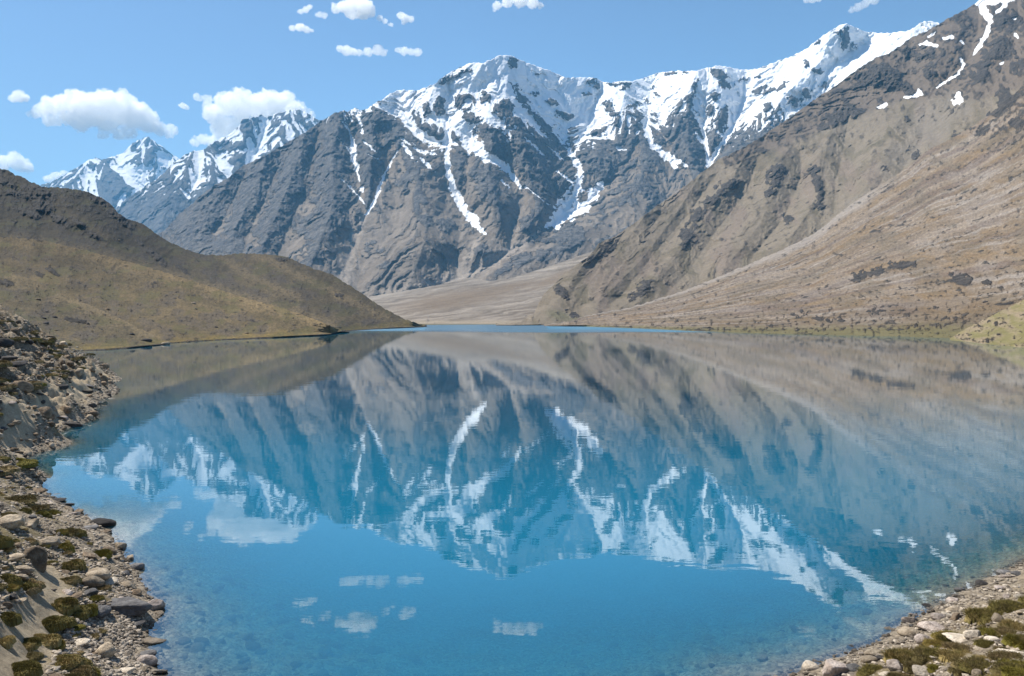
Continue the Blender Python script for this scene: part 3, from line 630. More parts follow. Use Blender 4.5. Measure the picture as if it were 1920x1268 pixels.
CP += [w2(x, y, d=d) for x, y, d in [(0, 590, 95), (0, 620, 86), (0, 650, 75), (0, 700, 60), (0, 760, 48), (0, 830, 38), (60, 625, 97), (100, 650, 102), (60, 690, 80), (110, 700, 83), (100, 745, 62), (60, 780, 51), (180, 705, 98), (160, 740, 78),
       (-300, 480, 95), (-300, 560, 75), (-300, 700, 50), (-300, 820, 36), (-700, 300, 90), (-700, 560, 60), (20, 600, 125), (90, 640, 135), (-300, 470, 130)]]
CP += [w2(x, y, h) for x, y, h in [(1920, 1268, 1.7), (1780, 1268, 1.05), (1650, 1268, .55), (1560, 1290, .25), (1920, 1190, 1.3), (1800, 1190, .62), (1920, 1120, .6), (1860, 1140, .5), (2200, 1268, 3.2), (2200, 1130, 2.4), (2400, 1050, 2.2)]]
CP += [(0, 0, 6.3), (0, 5, 4.6), (-5, 0, 6.6), (5, 0, 6.4), (-4, 8, 3.6), (4, 9, 2.9), (0, 10, 1.8), (-12, -6, 8.5), (12, -6, 7.5), (0, -14, 9.5), (-25, -10, 12), (25, -10, 10), (12, 6, 4.6), (-13, 6, 5.2), (-45, 20, 15), (-60, 40, 17), (40, 12, 9), (55, 25, 9)]
CP += [w2(x, y, h) for x, y, h in [(420, 1268, -.35), (600, 1268, -.75), (960, 1268, -.9), (1250, 1268, -.6), (420, 1180, -.5), (600, 1180, -1.4), (960, 1150, -3.2), (1300, 1180, -1.5), (1500, 1190, -.7), (1600, 1140, -.8), (1700, 1080, -.9), (1800, 1030, -1.3), (1500, 1080, -2.6), (1600, 980, -4), (1900, 960, -2.5), (960, 1000, -8), (600, 1080, -3), (400, 1090, -.9), (330, 1000, -1.2),
       (330, 920, -1.6), (500, 950, -5), (200, 880, -1.2), (300, 830, -2.5), (250, 770, -1.2), (330, 740, -3), (500, 780, -8), (700, 850, -10), (1300, 900, -9), (300, 700, -2.5), (230, 685, -1.5), (400, 690, -6), (200, 660, -1.5)]]
CP = np.array(CP)
def _U(r2): return 0.5 * r2 * np.log(r2 + 1e-9)
def _tps():
    # control points in log-polar-like space so that near detail and far slope weigh alike
    q = CP[:, :2]; n = len(q)
    d2 = ((q[:, None] - q[None]) ** 2).sum(-1)
    K = _U(d2) + np.eye(n) * 0.6
    Pm = np.concatenate([np.ones((n, 1)), q], 1)
    A = np.zeros((n + 3, n + 3)); A[:n, :n] = K; A[:n, n:] = Pm; A[n:, :n] = Pm.T
    return np.linalg.solve(A, np.concatenate([CP[:, 2], np.zeros(3)]))
_S = _tps()
def base_h(x, y):
    x = np.asarray(x, float); y = np.asarray(y, float); sh = x.shape; x = x.ravel(); y = y.ravel()
    out = _S[-3] + _S[-2] * x + _S[-1] * y
    for i in range(len(CP)):
        out = out + _S[i] * _U((x - CP[i, 0]) ** 2 + (y - CP[i, 1]) ** 2)
    return out.reshape(sh)

TRAIL_L = [w2(x, y, h) for x, y, h in [(10, 1290, 2.3), (40, 1215, 2.05), (75, 1140, 1.75), (105, 1085, 1.5), (85, 1060, 1.4), (55, 1040, 1.5)]]
TRAIL_F = [at(x, y, d) for x, y, d in [(0, 808, 42), (48, 775, 52), (95, 755, 60), (130, 735, 70), (165, 715, 86), (195, 703, 98), (180, 692, 106)]]
def trail(x, y):
    d = np.full(np.shape(x), 1e9)
    for T, w in ((TRAIL_L, 0.42), (TRAIL_F, 0.9)):
        for a, b in zip(T[:-1], T[1:]):
            vx, vy = b[0] - a[0], b[1] - a[1]
            t = np.clip(((x - a[0]) * vx + (y - a[1]) * vy) / (vx * vx + vy * vy), 0, 1)
            d = np.minimum(d, np.hypot(x - a[0] - t * vx, y - a[1] - t * vy) / w)
    return d
def ground_h(x, y, fine=True):
    x = np.asarray(x, float); y = np.asarray(y, float)
    h = base_h(x, y)
    rr = np.hypot(x, y)
    land = sstep(0.02, 0.9, h)
    h = h + land * (0.22 * fbm(x / 2.6, y / 2.6, 4, .55, 3) + 0.5 * fbm(x / 9, y / 9, 3, .5, 5) * sstep(25, 60, rr))
    # rubble of the far slope: knobbly steps
    slope = sstep(38, 60, y) * sstep(-18, -26, x) * sstep(.5, 1.6, h)
    h = h + slope * (0.55 * np.maximum(ridged(x / 2.8 + 3, y / 3.6, 3, .6, 9), -0.6) + 0.35 * fbm(x / 1.2, y / 1.5, 3, .6, 2))
    tr = sstep(1.3, 0.5, trail(x, y)) * land
    h = h - 0.10 * tr
    # bed: boulders and hollows under the shallow water
    bed = sstep(0.02, -0.4, h)
    h = h + bed * (0.10 * fbm(x / 1.3, y / 1.3, 4, .6, 7) + 0.07 * np.maximum(0, ridged(x / .8, y / .8, 2, .5, 8)))
    h = np.where(h < -14, -14, h)
    if fine:
        h = h + 0.05 * fbm(x / .7, y / .7, 2, .5, 11) * (1 - 0.7 * tr)
    return h

M_shore = None
def shore_material():
    t = NT('shore_soil_and_gravel')
    pos = t.n('NewGeometry').outputs['Position']
    col = t.n('Attribute', attribute_name='col').outputs['Color']
    grav = t.n('Attribute', attribute_name='gravel').outputs['Fac']
    v1 = t.n('TexVoronoi', feature='F1'); v1.inputs['Scale'].default_value = 9.0; t.l(pos, v1.inputs['Vector'])
    v2 = t.n('TexVoronoi', feature='F1'); v2.inputs['Scale'].default_value = 21.0; t.l(pos, v2.inputs['Vector'])
    nf = t.noise(pos, 16, 8, .78); nm = t.noise(pos, 1.7, 5, .6)
    v = t.math('MULTIPLY_ADD', t.math('SUBTRACT', nf, .5), 2.2, 1.0)
    v = t.math('MULTIPLY', v, t.math('MULTIPLY_ADD', t.math('SUBTRACT', nm, .5), .9, 1.0))
    cv = t.n('CombineColor'); [t.l(v, cv.inputs[i]) for i in range(3)]
    base = t.mix(1.0, col, cv.outputs[0], 'MULTIPLY')
    sv = t.n('SeparateColor'); t.l(v1.outputs['Color'], sv.inputs[0])
    sv2 = t.n('SeparateColor'); t.l(v2.outputs['Color'], sv2.inputs[0])
    stone = t.mix(sv.outputs[0], (0.12, 0.098, 0.075), (0.46, 0.39, 0.30))
    stone2 = t.mix(sv2.outputs[1], (0.14, 0.115, 0.09), (0.42, 0.35, 0.265))
    st = t.mix(t.ramp(sv.outputs[2], .45, .5), stone2, stone)
    base = t.mix(t.math('MULTIPLY', grav, 0.85), base, st)
    bs = t.n('BsdfPrincipled'); bs.inputs['Roughness'].default_value = .95; bs.inputs['Specular IOR Level'].default_value = .15
    t.l(base, bs.inputs['Base Color'])
    hs = t.math('SUBTRACT', 1.0, t.math('MULTIPLY', v1.outputs['Distance'], 1.3))
    hs = t.math('ADD', t.math('MULTIPLY', hs, 0.05), t.math('MULTIPLY', t.math('SUBTRACT', 1.0, v2.outputs['Distance']), 0.02))
    hh = t.math('ADD', t.math('MULTIPLY', hs, grav), t.math('MULTIPLY', nf, 0.10))
    bp = t.n('Bump'); bp.inputs['Distance'].default_value = 1.0; bp.inputs['Strength'].default_value = 0.9
    t.l(hh, bp.inputs['Height']); t.l(bp.outputs[0], bs.inputs['Normal'])
    t.l(bs.outputs[0], t.out.inputs[0])
    return t.m
def build_shore():
    az = np.concatenate([np.linspace(-100, -37, 70), np.linspace(-36.6, -18, 330), np.linspace(-17.7, 13, 150), np.linspace(13.2, 36.5, 330), np.linspace(37.2, 100, 60)])
    rg = np.concatenate([np.linspace(0.5, 11, 24), 11.5 * (150 / 11.5) ** np.linspace(0, 1, 860)])
    A, Rg = np.meshgrid(np.radians(az), rg)
    x, y = Rg * np.sin(A), Rg * np.cos(A)
    z = ground_h(x, y)
    # sink everything that lies far out under the other hills
    z = z - 40 * sstep(118, 150, Rg) * sstep(-70, -30, x * 0 - 50)
    tr = sstep(1.25, 0.6, trail(x, y) + 0.25 * fbm(x / .7, y / .7, 3, .6, 5))
    n1 = fbm(x / 3.2, y / 3.2, 5, .6, 21); n2 = fbm(x / .9, y / .9, 4, .6, 22)
    far = sstep(32, 60, Rg)
    soil = lerpc((0.19, 0.145, 0.09), (0.30, 0.235, 0.155), np.clip(.5 + n2, 0, 1))
    grass = lerpc((0.105, 0.086, 0.032), (0.225, 0.175, 0.075), np.clip(.5 + n2, 0, 1))
    g = sstep(-0.1, 0.35, n1 + 0.35 * n2 + 0.15) * sstep(.25, .8, z)
    col = lerpc(soil, grass, 0.85 * g)
    col = lerpc(col, (0.105, 0.077, 0.045), 0.95 * far * sstep(-.6, .1, n1 + n2) * sstep(.8, 2, z))
    col = lerpc(col, (0.38, 0.31, 0.215), tr)
    gravel = sstep(.75, .35, z + .35 * n1) * 0.95
    gravel = np.maximum(gravel, 0.6 * sstep(.5, -.3, n1) + .25)
    gravel = gravel * (1 - .6 * tr)
    bed = sstep(0.03, -.1, z)
    col = lerpc(col, lerpc((0.07, 0.06, 0.048), (0.21, 0.175, 0.13), sstep(-.35, .35, n2 + .5 * fbm(x / .45, y / .45, 3, .6, 31))), bed)
    col = lerpc(col, (0.10, 0.085, 0.065), sstep(.06, 0.0, z) * sstep(-.12, 0, z))
    me = raw_mesh('shore_ground', np.stack([x, y, z], -1).reshape(-1, 3), grid_faces(*x.shape))
    set_attr(me, 'col', col.reshape(-1, 3)); set_attr(me, 'gravel', gravel.ravel())
    tag(link('shore_ground', me, shore_material()), 'stony near shore with a footpath, sloping into clear water', 'ground', kind='structure')
build_shore()

def water_material():
    t = NT('lake_water')
    pos = t.n('NewGeometry').outputs['Position']
    dep = t.n('Attribute', attribute_name='depth').outputs['Fac']
    # body of the water: clear over the shallow bed, milky turquoise where deep
    tr = t.n('BsdfTransparent')
    def ex(k): return t.math('POWER', 2.718, t.math('MULTIPLY', dep, -k))
    cc = t.n('CombineColor'); t.l(ex(1.1), cc.inputs[0]); t.l(ex(0.14), cc.inputs[1]); t.l(ex(0.10), cc.inputs[2])
    t.l(cc.outputs[0], tr.inputs['Color'])
    df = t.n('BsdfDiffuse'); df.inputs['Roughness'].default_value = 0
    nb = t.noise(pos, .05, 3, .5)
    t.l(t.mix(t.ramp(dep, 2.5, 9.0), (0.0, 0.132, 0.232), (0.0, 0.066, 0.118)), df.inputs['Color'])
    body = t.n('MixShader'); t.l(t.math('SUBTRACT', 1.0, ex(0.95)), body.inputs[0]); t.l(tr.outputs[0], body.inputs[1]); t.l(df.outputs[0], body.inputs[2])
    # ripples
    mp = t.n('Mapping'); mp.inputs['Scale'].default_value = (0.55, 1.5, 1); t.l(pos, mp.inputs['Vector'])
    n1 = t.noise(mp.outputs[0], 1.1, 3, .5); n2 = t.noise(mp.outputs[0], .16, 3, .5)
    ruf = t.n('Attribute', attribute_name='ruffle').outputs['Fac']
    hgt = t.math('ADD', t.math('MULTIPLY', n1, 0.0017), t.math('MULTIPLY', n2, 0.0055))
    hgt = t.math('MULTIPLY', hgt, t.math('MULTIPLY_ADD', ruf, 3.0, 1.0))
    bp = t.n('Bump'); bp.inputs['Strength'].default_value = 1; bp.inputs['Distance'].default_value = 1; t.l(hgt, bp.inputs['Height'])
    gl = t.n('BsdfGlossy'); gl.inputs['Color'].default_value = (.94, .98, 1, 1)
    t.l(t.math('MULTIPLY_ADD', ruf, .28, .012), gl.inputs['Roughness']); t.l(bp.outputs[0], gl.inputs['Normal'])
    fr = t.n('Fresnel'); fr.inputs['IOR'].default_value = 1.33
    fac = t.math('MULTIPLY_ADD', fr.outputs[0], 0.95, 0.125)
    fac = t.math('ADD', fac, t.math('MULTIPLY', t.ramp(fr.outputs[0], .36, .68), .24))
    fac = t.math('MINIMUM', fac, 0.90)
    fac = t.math('MULTIPLY', fac, t.math('MULTIPLY_ADD', ruf, -.6, 1.0))
    mx = t.n('MixShader'); t.l(fac, mx.inputs[0]); t.l(body.outputs[0], mx.inputs[1]); t.l(gl.outputs[0], mx.inputs[2])
    t.l(mx.outputs[0], t.out.inputs[0])
    return t.m
def build_water():
    az = np.radians(np.linspace(-85, 85, 420)); rg = 5 * (1050 / 5) ** np.linspace(0, 1, 360)
    A, Rg = np.meshgrid(az, rg); x, y = Rg * np.sin(A), Rg * np.cos(A)
    dep = np.full(x.shape, 12.0); m = Rg < 150
    dep[m] = np.maximum(0, -ground_h(x[m], y[m], False))
    f = sstep(90, 145, Rg); dep = dep * (1 - f) + 12 * f
    # shallow margins along the far shores
    r = Rg / 1.0
    ppx = CX + x / np.maximum(y, 1) * F; ppy = HOR + H / np.maximum(y, 1) * F
    lb = np.interp(ppx, *zip(*D_bot)); rb = np.interp(ppx, *zip(*C2_bot)); 
    mar = np.where(ppx < 800, ppy - lb, np.where(ppx > 1020, ppy - rb, 50))
    dep = np.where((y > 100) & (mar < 12), np.minimum(dep, np.maximum(mar, 0) * 1.0 + .4), dep)
    ruf = sstep(395, 520, y + 60 * fbm(x / 120, y / 90, 3, .5, 4)) * sstep(-190, -130, x) * 0.95
    me = raw_mesh('lake_water', np.stack([x, y, x * 0], -1).reshape(-1, 3), grid_faces(*x.shape))
    set_attr(me, 'depth', dep.ravel()); set_attr(me, 'ruffle', ruf.ravel())
    tag(link('lake_water', me, water_material()), 'clear turquoise mountain lake mirroring the peaks', 'lake', kind='structure')
    # far bed so that shallow margins have ground below
    bx = np.array([[-900, 100, -14.5], [900, 100, -14.5], [900, 1100, -14.5], [-900, 1100, -14.5]])
    me = raw_mesh('lake_bed', bx, np.array([[0, 1, 2, 3]]))
    t = NT('lake_bed_silt'); b = t.n('BsdfDiffuse'); b.inputs['Color'].default_value = (.11, .12, .10, 1); t.l(b.outputs[0], t.out.inputs[0])
    tag(link('lake_bed', me, t.m), kind='structure')
build_water()
# ================================================================== ROCKS, CUSHION PLANTS, GRAVEL
import bmesh
def fbm3(p, s, o=3, seed=0.0):
    x, y, z = p[:, 0] * s, p[:, 1] * s, p[:, 2] * s
    return (fbm(x + seed, y + 2.3 * seed, o, .55, 1) + fbm(y - seed, z + seed, o, .55, 2) + fbm(z + 1.7 * seed, x - seed, o, .55, 3)) / 2.0
def ico(sub):
    bm = bmesh.new(); bmesh.ops.create_icosphere(bm, subdivisions=sub, radius=1)
    v = np.array([list(q.co) for q in bm.verts]); f = np.array([[q.index for q in p.verts] for p in bm.faces]); bm.free()
    return v, f
ICO = {s: ico(s) for s in (1, 2, 3, 4)}
def rock_mesh(seed, sub=3, dims=(1, .8, .6), planes=14, soft=10, rough=.05, cut=(.52, .95)):
    rg = np.random.default_rng(seed); v, f = ICO[sub]
    n = rg.normal(size=(planes, 3)); n /= np.linalg.norm(n, axis=1)[:, None]; d = rg.uniform(*cut, planes)
    dots = np.maximum(v @ n.T, 1e-3) / d
    r = (np.sum(dots ** soft, 1) + 1) ** (-1 / soft)
    v = v * r[:, None]
    nz = fbm3(v, 1.7, 3, seed * 1.3) * rough * 1.6 + np.minimum(0, ridge3(v, 3.2, seed)) * rough
    v = v * (1 + nz + fbm3(v, 7, 2, seed) * rough * .45)[:, None]
    v = v * np.array(dims)
    v[:, 2] -= 0
    return raw_mesh('rock', v, f, True)
def ridge3(p, s, seed): return np.abs(fbm3(p, s, 2, seed)) * 2 - .7

def rock_material(name, a, b, lichen=0.0):
    t = NT(name)
    tc = t.n('TexCoord'); oi = t.n('ObjectInfo'); geo = t.n('NewGeometry')
    mp = t.n('VectorMath', operation='ADD'); t.l(tc.outputs['Object'], mp.inputs[0])
    sc_ = t.n('VectorMath', operation='SCALE'); t.l(oi.outputs['Location'], sc_.inputs[0]); sc_.inputs['Scale'].default_value = 3.7; t.l(sc_.outputs[0], mp.inputs[1])
    v = mp.outputs[0]
    n1 = t.noise(v, 1.6, 6, .65, .4); n2 = t.noise(v, 9, 6, .7); n3 = t.noise(v, 3.5, 4, .6)
    col = t.mix(t.ramp(n1, .35, .68), a, b)
    k = t.math('MULTIPLY_ADD', oi.outputs['Random'], .65, .62)
    k = t.math('MULTIPLY', k, t.math('MULTIPLY_ADD', t.math('SUBTRACT', n2, .5), 1.1, 1.0))
    cc = t.n('CombineColor'); [t.l(k, cc.inputs[i]) for i in range(3)]
    col = t.mix(1.0, col, cc.outputs[0], 'MULTIPLY')
    col = t.mix(t.math('MULTIPLY', t.ramp(n3, .56, .66), .35), col, (0.055, 0.05, 0.045))
    if lichen: col = t.mix(t.math('MULTIPLY', t.ramp(t.noise(v, 5, 4, .6), .58, .64), lichen), col, (0.26, 0.24, 0.2))
    # wet up to a hand above the water
    sx = t.n('SeparateXYZ'); t.l(geo.outputs['Position'], sx.inputs[0])
    wet = t.ramp(t.math('ADD', sx.outputs[2], t.math('MULTIPLY', n1, -.10)), .06, -.02)
    col = t.mix(t.math('MULTIPLY', wet, .6), col, (0.035, 0.03, 0.026))
    b_ = t.n('BsdfPrincipled'); t.l(col, b_.inputs['Base Color'])
    t.l(t.math('MULTIPLY_ADD', wet, -.45, .92), b_.inputs['Roughness']); b_.inputs['Specular IOR Level'].default_value = .25
    bp = t.n('Bump'); bp.inputs['Strength'].default_value = .7; bp.inputs['Distance'].default_value = .09
    t.l(t.math('ADD', n2, t.math('MULTIPLY', n3, 1.2)), bp.inputs['Height']); t.l(bp.outputs[0], b_.inputs['Normal'])
    t.l(b_.outputs[0], t.out.inputs[0])
    return t.m
RM = {'tan': rock_material('tan_rock', (0.25, 0.195, 0.135), (0.47, 0.385, 0.285)),
      'grey': rock_material('grey_rock', (0.105, 0.10, 0.10), (0.205, 0.195, 0.19), .25),
      'dark': rock_material('dark_wet_rock', (0.035, 0.031, 0.03), (0.085, 0.075, 0.068)),
      'brown': rock_material('brown_rock', (0.12, 0.085, 0.055), (0.29, 0.215, 0.145), .3),
      'pale': rock_material('pale_rock', (0.46, 0.385, 0.295), (0.64, 0.56, 0.46)),
      'pinkish': rock_material('pinkish_rock', (0.30, 0.24, 0.20), (0.52, 0.445, 0.395), .4)}
SHAPES = {'blocky': [(1, .85, .72), (1, .7, .8), (.95, .9, .65)], 'flat': [(1, .75, .32), (1, .85, .38), (1, .6, .28)], 'rounded': [(1, .85, .68), (1, .9, .6)]}
_cache = {}
def get_rock(shape, colour, k, sub=3):
    key = (shape, colour, k % 5, sub)
    if key not in _cache:
        dims = SHAPES[shape][k % len(SHAPES[shape])]
        soft, cut = (60, (.42, .88)) if shape != 'rounded' else (9, (.66, .95))
        me = rock_mesh(100 + (k % 5) * 7 + len(shape) * 31, sub, dims, 11 if shape != 'rounded' else 16, soft, .045 if shape != 'rounded' else .035, cut)
        me.materials.append(RM[colour]); _cache[key] = me
    return _cache[key]

# ---- where does the line of sight meet the near ground
def hit(pxs, pys, ymax=135):
    pxs = np.atleast_1d(np.asarray(pxs, float)); pys = np.atleast_1d(np.asarray(pys, float))
    a, b = ray(pxs, pys); Ys = 9 * (ymax / 9) ** np.linspace(0, 1, 260)
    X = a[:, None] * Ys; Z = H + b[:, None] * Ys
    G = ground_h(X, np.broadcast_to(Ys, X.shape), False)
    below = (Z < G); i = np.argmax(below, 1); ok = below.any(1) & (i > 0)
    i = np.maximum(i, 1); r = np.arange(len(i))
    d0 = Z[r, i - 1] - G[r, i - 1]; d1 = Z[r, i] - G[r, i]
    f = np.clip(d0 / (d0 - d1 + 1e-9), 0, 1); Y = Ys[i - 1] + (Ys[i] - Ys[i - 1]) * f
    return a * Y, Y, ok
def put(name, me, x, y, size, rot, sink, label, cat, group=None, tilt=(0, 0), z=None):
    o = bpy.data.objects.new(name, me); C.objects.link(o)
    zz = float(ground_h(np.array([x]), np.array([y]), False)[0]) if z is None else z
    s = size if isinstance(size, tuple) else (size,) * 3
    o.scale = s; o.rotation_euler = (tilt[0], tilt[1], rot)
    o.location = (x, y, zz + s[2] * sink)
    return tag(o, label, cat, group)

# ---- boulders one can point at: (px, py of the middle of the visible base, width px, shape, colour, height factor, turn, label)
HERO = [
    (232, 1142, 96, 'blocky', 'grey', .62, .3, 'large flat topped grey boulder with cracks on the left shore'),
    (64, 1060, 62, 'blocky', 'brown', 1.15, 1.9, 'tall squarish tan boulder standing beside the footpath'),
    (20, 1050, 66, 'flat', 'tan', .8, .5, 'broad tan slab leaning against the tall squarish boulder'),
    (14, 985, 62, 'blocky', 'tan', .75, 1.1, 'big rounded tan boulder half buried in grass at the left edge'),
    (60, 985, 40, 'blocky', 'tan', .8, 2.3, 'pale topped wedge boulder just right of the half buried boulder'),
    (42, 1072, 44, 'blocky', 'tan', .85, .2, 'wedge shaped tan boulder casting shade over the path'),
    (190, 985, 50, 'rounded', 'dark', .75, .1, 'dark rounded boulder standing in the water with its reflection'),
    (168, 992, 44, 'flat', 'grey', .7, .4, 'flat grey rock just inshore of the dark rounded boulder'),
    (92, 1020, 40, 'blocky', 'tan', .85, .9, 'pointed tan rock above the yellow green cushion plant'),
    (180, 1080, 62, 'rounded', 'tan', .62, 2.0, 'smooth humped tan boulder between path and water'),
    (205, 1092, 30, 'flat', 'pale', .9, 1.3, 'small pale rock with a dark hollow below the humped boulder'),
    (240, 1100, 34, 'blocky', 'tan', .7, 2.8, 'tilted tan slab at the waterline above the grey boulder'),
    (298, 1115, 46, 'flat', 'tan', .8, .1, 'knobbly flat rock reaching out over the water'),
    (288, 1140, 44, 'blocky', 'pinkish', .8, .8, 'pinkish block at the water beside the large grey boulder'),
    (298, 1150, 28, 'flat', 'tan', .8, 2.4, 'low tan rock at the foot of the pinkish block'),
    (252, 1170, 36, 'flat', 'grey', .7, .2, 'thin flat stone on gravel below the large grey boulder'),
    (288, 1207, 48, 'flat', 'tan', .95, 2.9, 'long tan slab at the edge of the gravel beach'),
    (276, 1232, 46, 'flat', 'grey', 1.1, .6, 'two toned grey rock at the lowest bend of the left shore'),
    (310, 1254, 28, 'flat', 'pale', .8, .2, 'pale flat stone standing alone in the shallows'),
    (344, 1235, 20, 'flat', 'grey', .7, .4, 'small stone awash off the gravel beach'),
    (146, 1207, 38, 'flat', 'pale', .85, .3, 'cream white flat stone lying on the gravel beach'),
    (126, 1240, 56, 'flat', 'brown', 1.0, 2.6, 'brown slab beside the path near the bottom edge'),
    (158, 1248, 44, 'flat', 'dark', .8, .3, 'dark flat stone just right of the brown slab'),
    (233, 1262, 40, 'flat', 'pale', 1.0, 1.1, 'pale rounded slab at the bottom edge of the left shore'),
    (20, 1122, 40, 'blocky', 'dark', .7, .5, 'dark rock under the cushion plants at the left edge'),
    (135, 800, 34, 'blocky', 'dark', .85, .4, 'dark block at the water on the far bend of the left shore'),
    (196, 758, 30, 'flat', 'grey', .8, .6, 'grey slab in the water below the olive bank'),
    (108, 940, 44, 'flat', 'dark', .6, .1, 'dark flat rock lying along the waterline'),
    (120, 948, 34, 'flat', 'dark', .6, .5, 'dark stone in the water beside the flat waterline rock'),
    (50, 878, 34, 'flat', 'dark', .9, .3, 'dark slab hanging over the brown shallows'),
    (1568, 1262, 62, 'blocky', 'pinkish', 1.25, .5, 'upright pinkish boulder with dark shaded side at the lake edge'),
    (1602, 1258, 36, 'rounded', 'grey', 1.0, 1.7, 'dark speckled rock leaning on the upright pinkish boulder'),
    (1708, 1165, 34, 'blocky', 'pinkish', .7, .5, 'topmost pinkish rock of the pile on the right shore'),
    (1704, 1188, 42, 'rounded', 'tan', .75, 1.0, 'smooth tan rock at the water below the pile on the right shore'),
    (1748, 1178, 52, 'flat', 'pinkish', 1.0, 2.2, 'broad pinkish slab behind the smooth rock on the right shore'),
    (1730, 1172, 26, 'blocky', 'brown', .8, .2, 'small brown rock wedged between the pile and the broad slab'),
    (1758, 1160, 36, 'rounded', 'pinkish', .8, .9, 'rounded pinkish rock upslope of the broad slab'),
    (1792, 1160, 38, 'blocky', 'brown', .7, 1.4, 'brown block with shadow on the stony right shore'),
    (1786, 1145, 26, 'blocky', 'tan', .8, .2, 'tan rock above the brown block by the water'),
    (1882, 1076, 30, 'rounded', 'grey', .85, .3, 'grey rounded rock in the water at the far end of the right shore'),
    (1906, 1078, 22, 'rounded', 'grey', .85, 1.3, 'smaller grey rock next to the rounded rock at the right edge'),
    (1876, 1104, 32, 'flat', 'pinkish', .9, .3, 'pinkish flat rock half in the water on the right shore'),
    (1828, 1192, 40, 'blocky', 'pale', .7, .4, 'bright white block on the grassy right bank'),
    (1798, 1202, 62, 'flat', 'pale', .85, .25, 'long yellowish slab pointing at the lake'),
    (1882, 1232, 78, 'blocky', 'pale', .62, .9, 'large cream wedge shaped rock in the right foreground grass'),
    (1730, 1262, 44, 'rounded', 'pale', .8, .5, 'pale rounded rock at the bottom edge on the right bank'),
    (1680, 1256, 44, 'blocky', 'pinkish', .8, 2.0, 'tilted pinkish rock below the grass at the bottom right'),
    (1640, 1228, 50, 'flat', 'tan', 1.0, .4, 'low tan slab behind the upright pinkish boulder'),
    (1652, 1236, 26, 'flat', 'dark', .9, 1.4, 'small dark rock tucked against the low tan slab'),
    (1776, 1226, 34, 'rounded', 'pinkish', .7, 2.0, 'smooth pinkish stone between two grass clumps'),
]
hx, hy, hok = hit([h[0] for h in HERO], [h[1] for h in HERO])
HPOS = []
for k, (h, x, y) in enumerate(zip(HERO, hx, hy)):
    wid = h[2] / F * y * .56
    me = get_rock(h[3], h[4], k, 4)
    put('boulder', me, x, y, (wid, wid, wid * h[5]), h[6], .12, h[7], 'boulder', tilt=(random.uniform(-.1, .1), random.uniform(-.12, .12)))
    HPOS.append((x, y, wid, h[7]))

# ---- the many smaller rocks: sampled on the ground, every one an object
def shore_samples(line, n, off_lo, off_hi, tmin=0, tmax=1):
    P = np.array([w2(x, y, 0.0)[:2] for x, y in line]); seg = np.hypot(*np.diff(P, axis=0).T)
    wts = seg / np.maximum(P[:-1, 1], 10) ** 1.2; cum = np.concatenate([[0], np.cumsum(wts)]) / wts.sum()
    out = []
    for _ in range(n):
        u = random.uniform(tmin, tmax); i = min(int(np.searchsorted(cum, u)) - 1, len(seg) - 1); i = max(i, 0)
        f = (u - cum[i]) / (cum[i + 1] - cum[i]); p = P[i] + (P[i + 1] - P[i]) * f
        d = P[i + 1] - P[i]; d /= np.hypot(*d); nrm = np.array([-d[1], d[0]])
        if float(base_h(np.array([p[0] + nrm[0]]), np.array([p[1] + nrm[1]]))[0]) < 0: nrm = -nrm
        o = off_lo + (off_hi - off_lo) * random.random() ** 1.7
        out.append((p[0] + nrm[0] * o, p[1] + nrm[1] * o))
    return out
COLS = {'tan': 5, 'pinkish': 3, 'brown': 3, 'grey': 3, 'dark': 2, 'pale': 1}
def pick(w): return random.choices(list(w), list(w.values()))[0]
occupied = [(x, y, r) for x, y, r, _ in HPOS]
def scatter(name, pts, smin, smax, power, where, cat, group, weights=COLS, shapes=('blocky', 'flat', 'flat', 'rounded'), sink=.15, grow=None, avoid=True, z=None):
    n = 0
    for k, (x, y) in enumerate(pts):
        s = smin + (smax - smin) * random.random() ** power
        if grow: s *= grow(x, y)
        if avoid and any((x - a) ** 2 + (y - b) ** 2 < (.75 * r + .6 * s) ** 2 for a, b, r in occupied): continue
        occupied.append((x, y, s))
        sh, c = random.choice(shapes), pick(weights)
        size = 'small' if s < smin + .3 * (smax - smin) else 'large' if s > smin + .7 * (smax - smin) else 'medium'
        lab = f'{size} {sh} {c} rock {where}'
        q = min(HPOS, key=lambda h: (h[0] - x) ** 2 + (h[1] - y) ** 2)
        put(name, get_rock(sh, c, random.randrange(50), 3), x, y, (s * random.uniform(.85, 1.15), s, s * random.uniform(.7, 1.1)), random.uniform(0, 6.28), sink, lab, cat, group, tilt=(random.uniform(-.25, .25), random.uniform(-.25, .25)), z=z)
        n += 1
    return n
far_grow = lambda x, y: np.interp(y, [15, 30, 60, 100], [1, 1.15, 1.7, 2.3])
scatter('shore_rock', shore_samples(SHORE_L, 175, -.25, 2.2), .07, .34, 2.2, 'along the waterline of the left shore', 'rock', 'rocks along the left waterline', grow=far_grow)
scatter('shore_rock', shore_samples(SHORE_R, 120, -.25, 1.6), .06, .26, 2.0, 'along the waterline of the right shore', 'rock', 'rocks along the right waterline', {'pinkish': 5, 'tan': 4, 'pale': 2, 'grey': 2, 'brown': 2, 'dark': 1})
def region(n, box, test=lambda px, py: True, ymax=135):
    pxs, pys = [], []
    while len(pxs) < n:
        px, py = random.uniform(box[0], box[2]), random.uniform(box[1], box[3])
        if test(px, py): pxs.append(px); pys.append(py)
    x, y, ok = hit(pxs, pys, ymax)
    return [(a, b) for a, b, o in zip(x, y, ok) if o and float(ground_h(np.array([a]), np.array([b]), False)[0]) > .05]
no_path = [p for p in region(120, (-30, 880, 230, 1290)) if trail(np.array([p[0]]), np.array([p[1]]))[0] > 1.0]
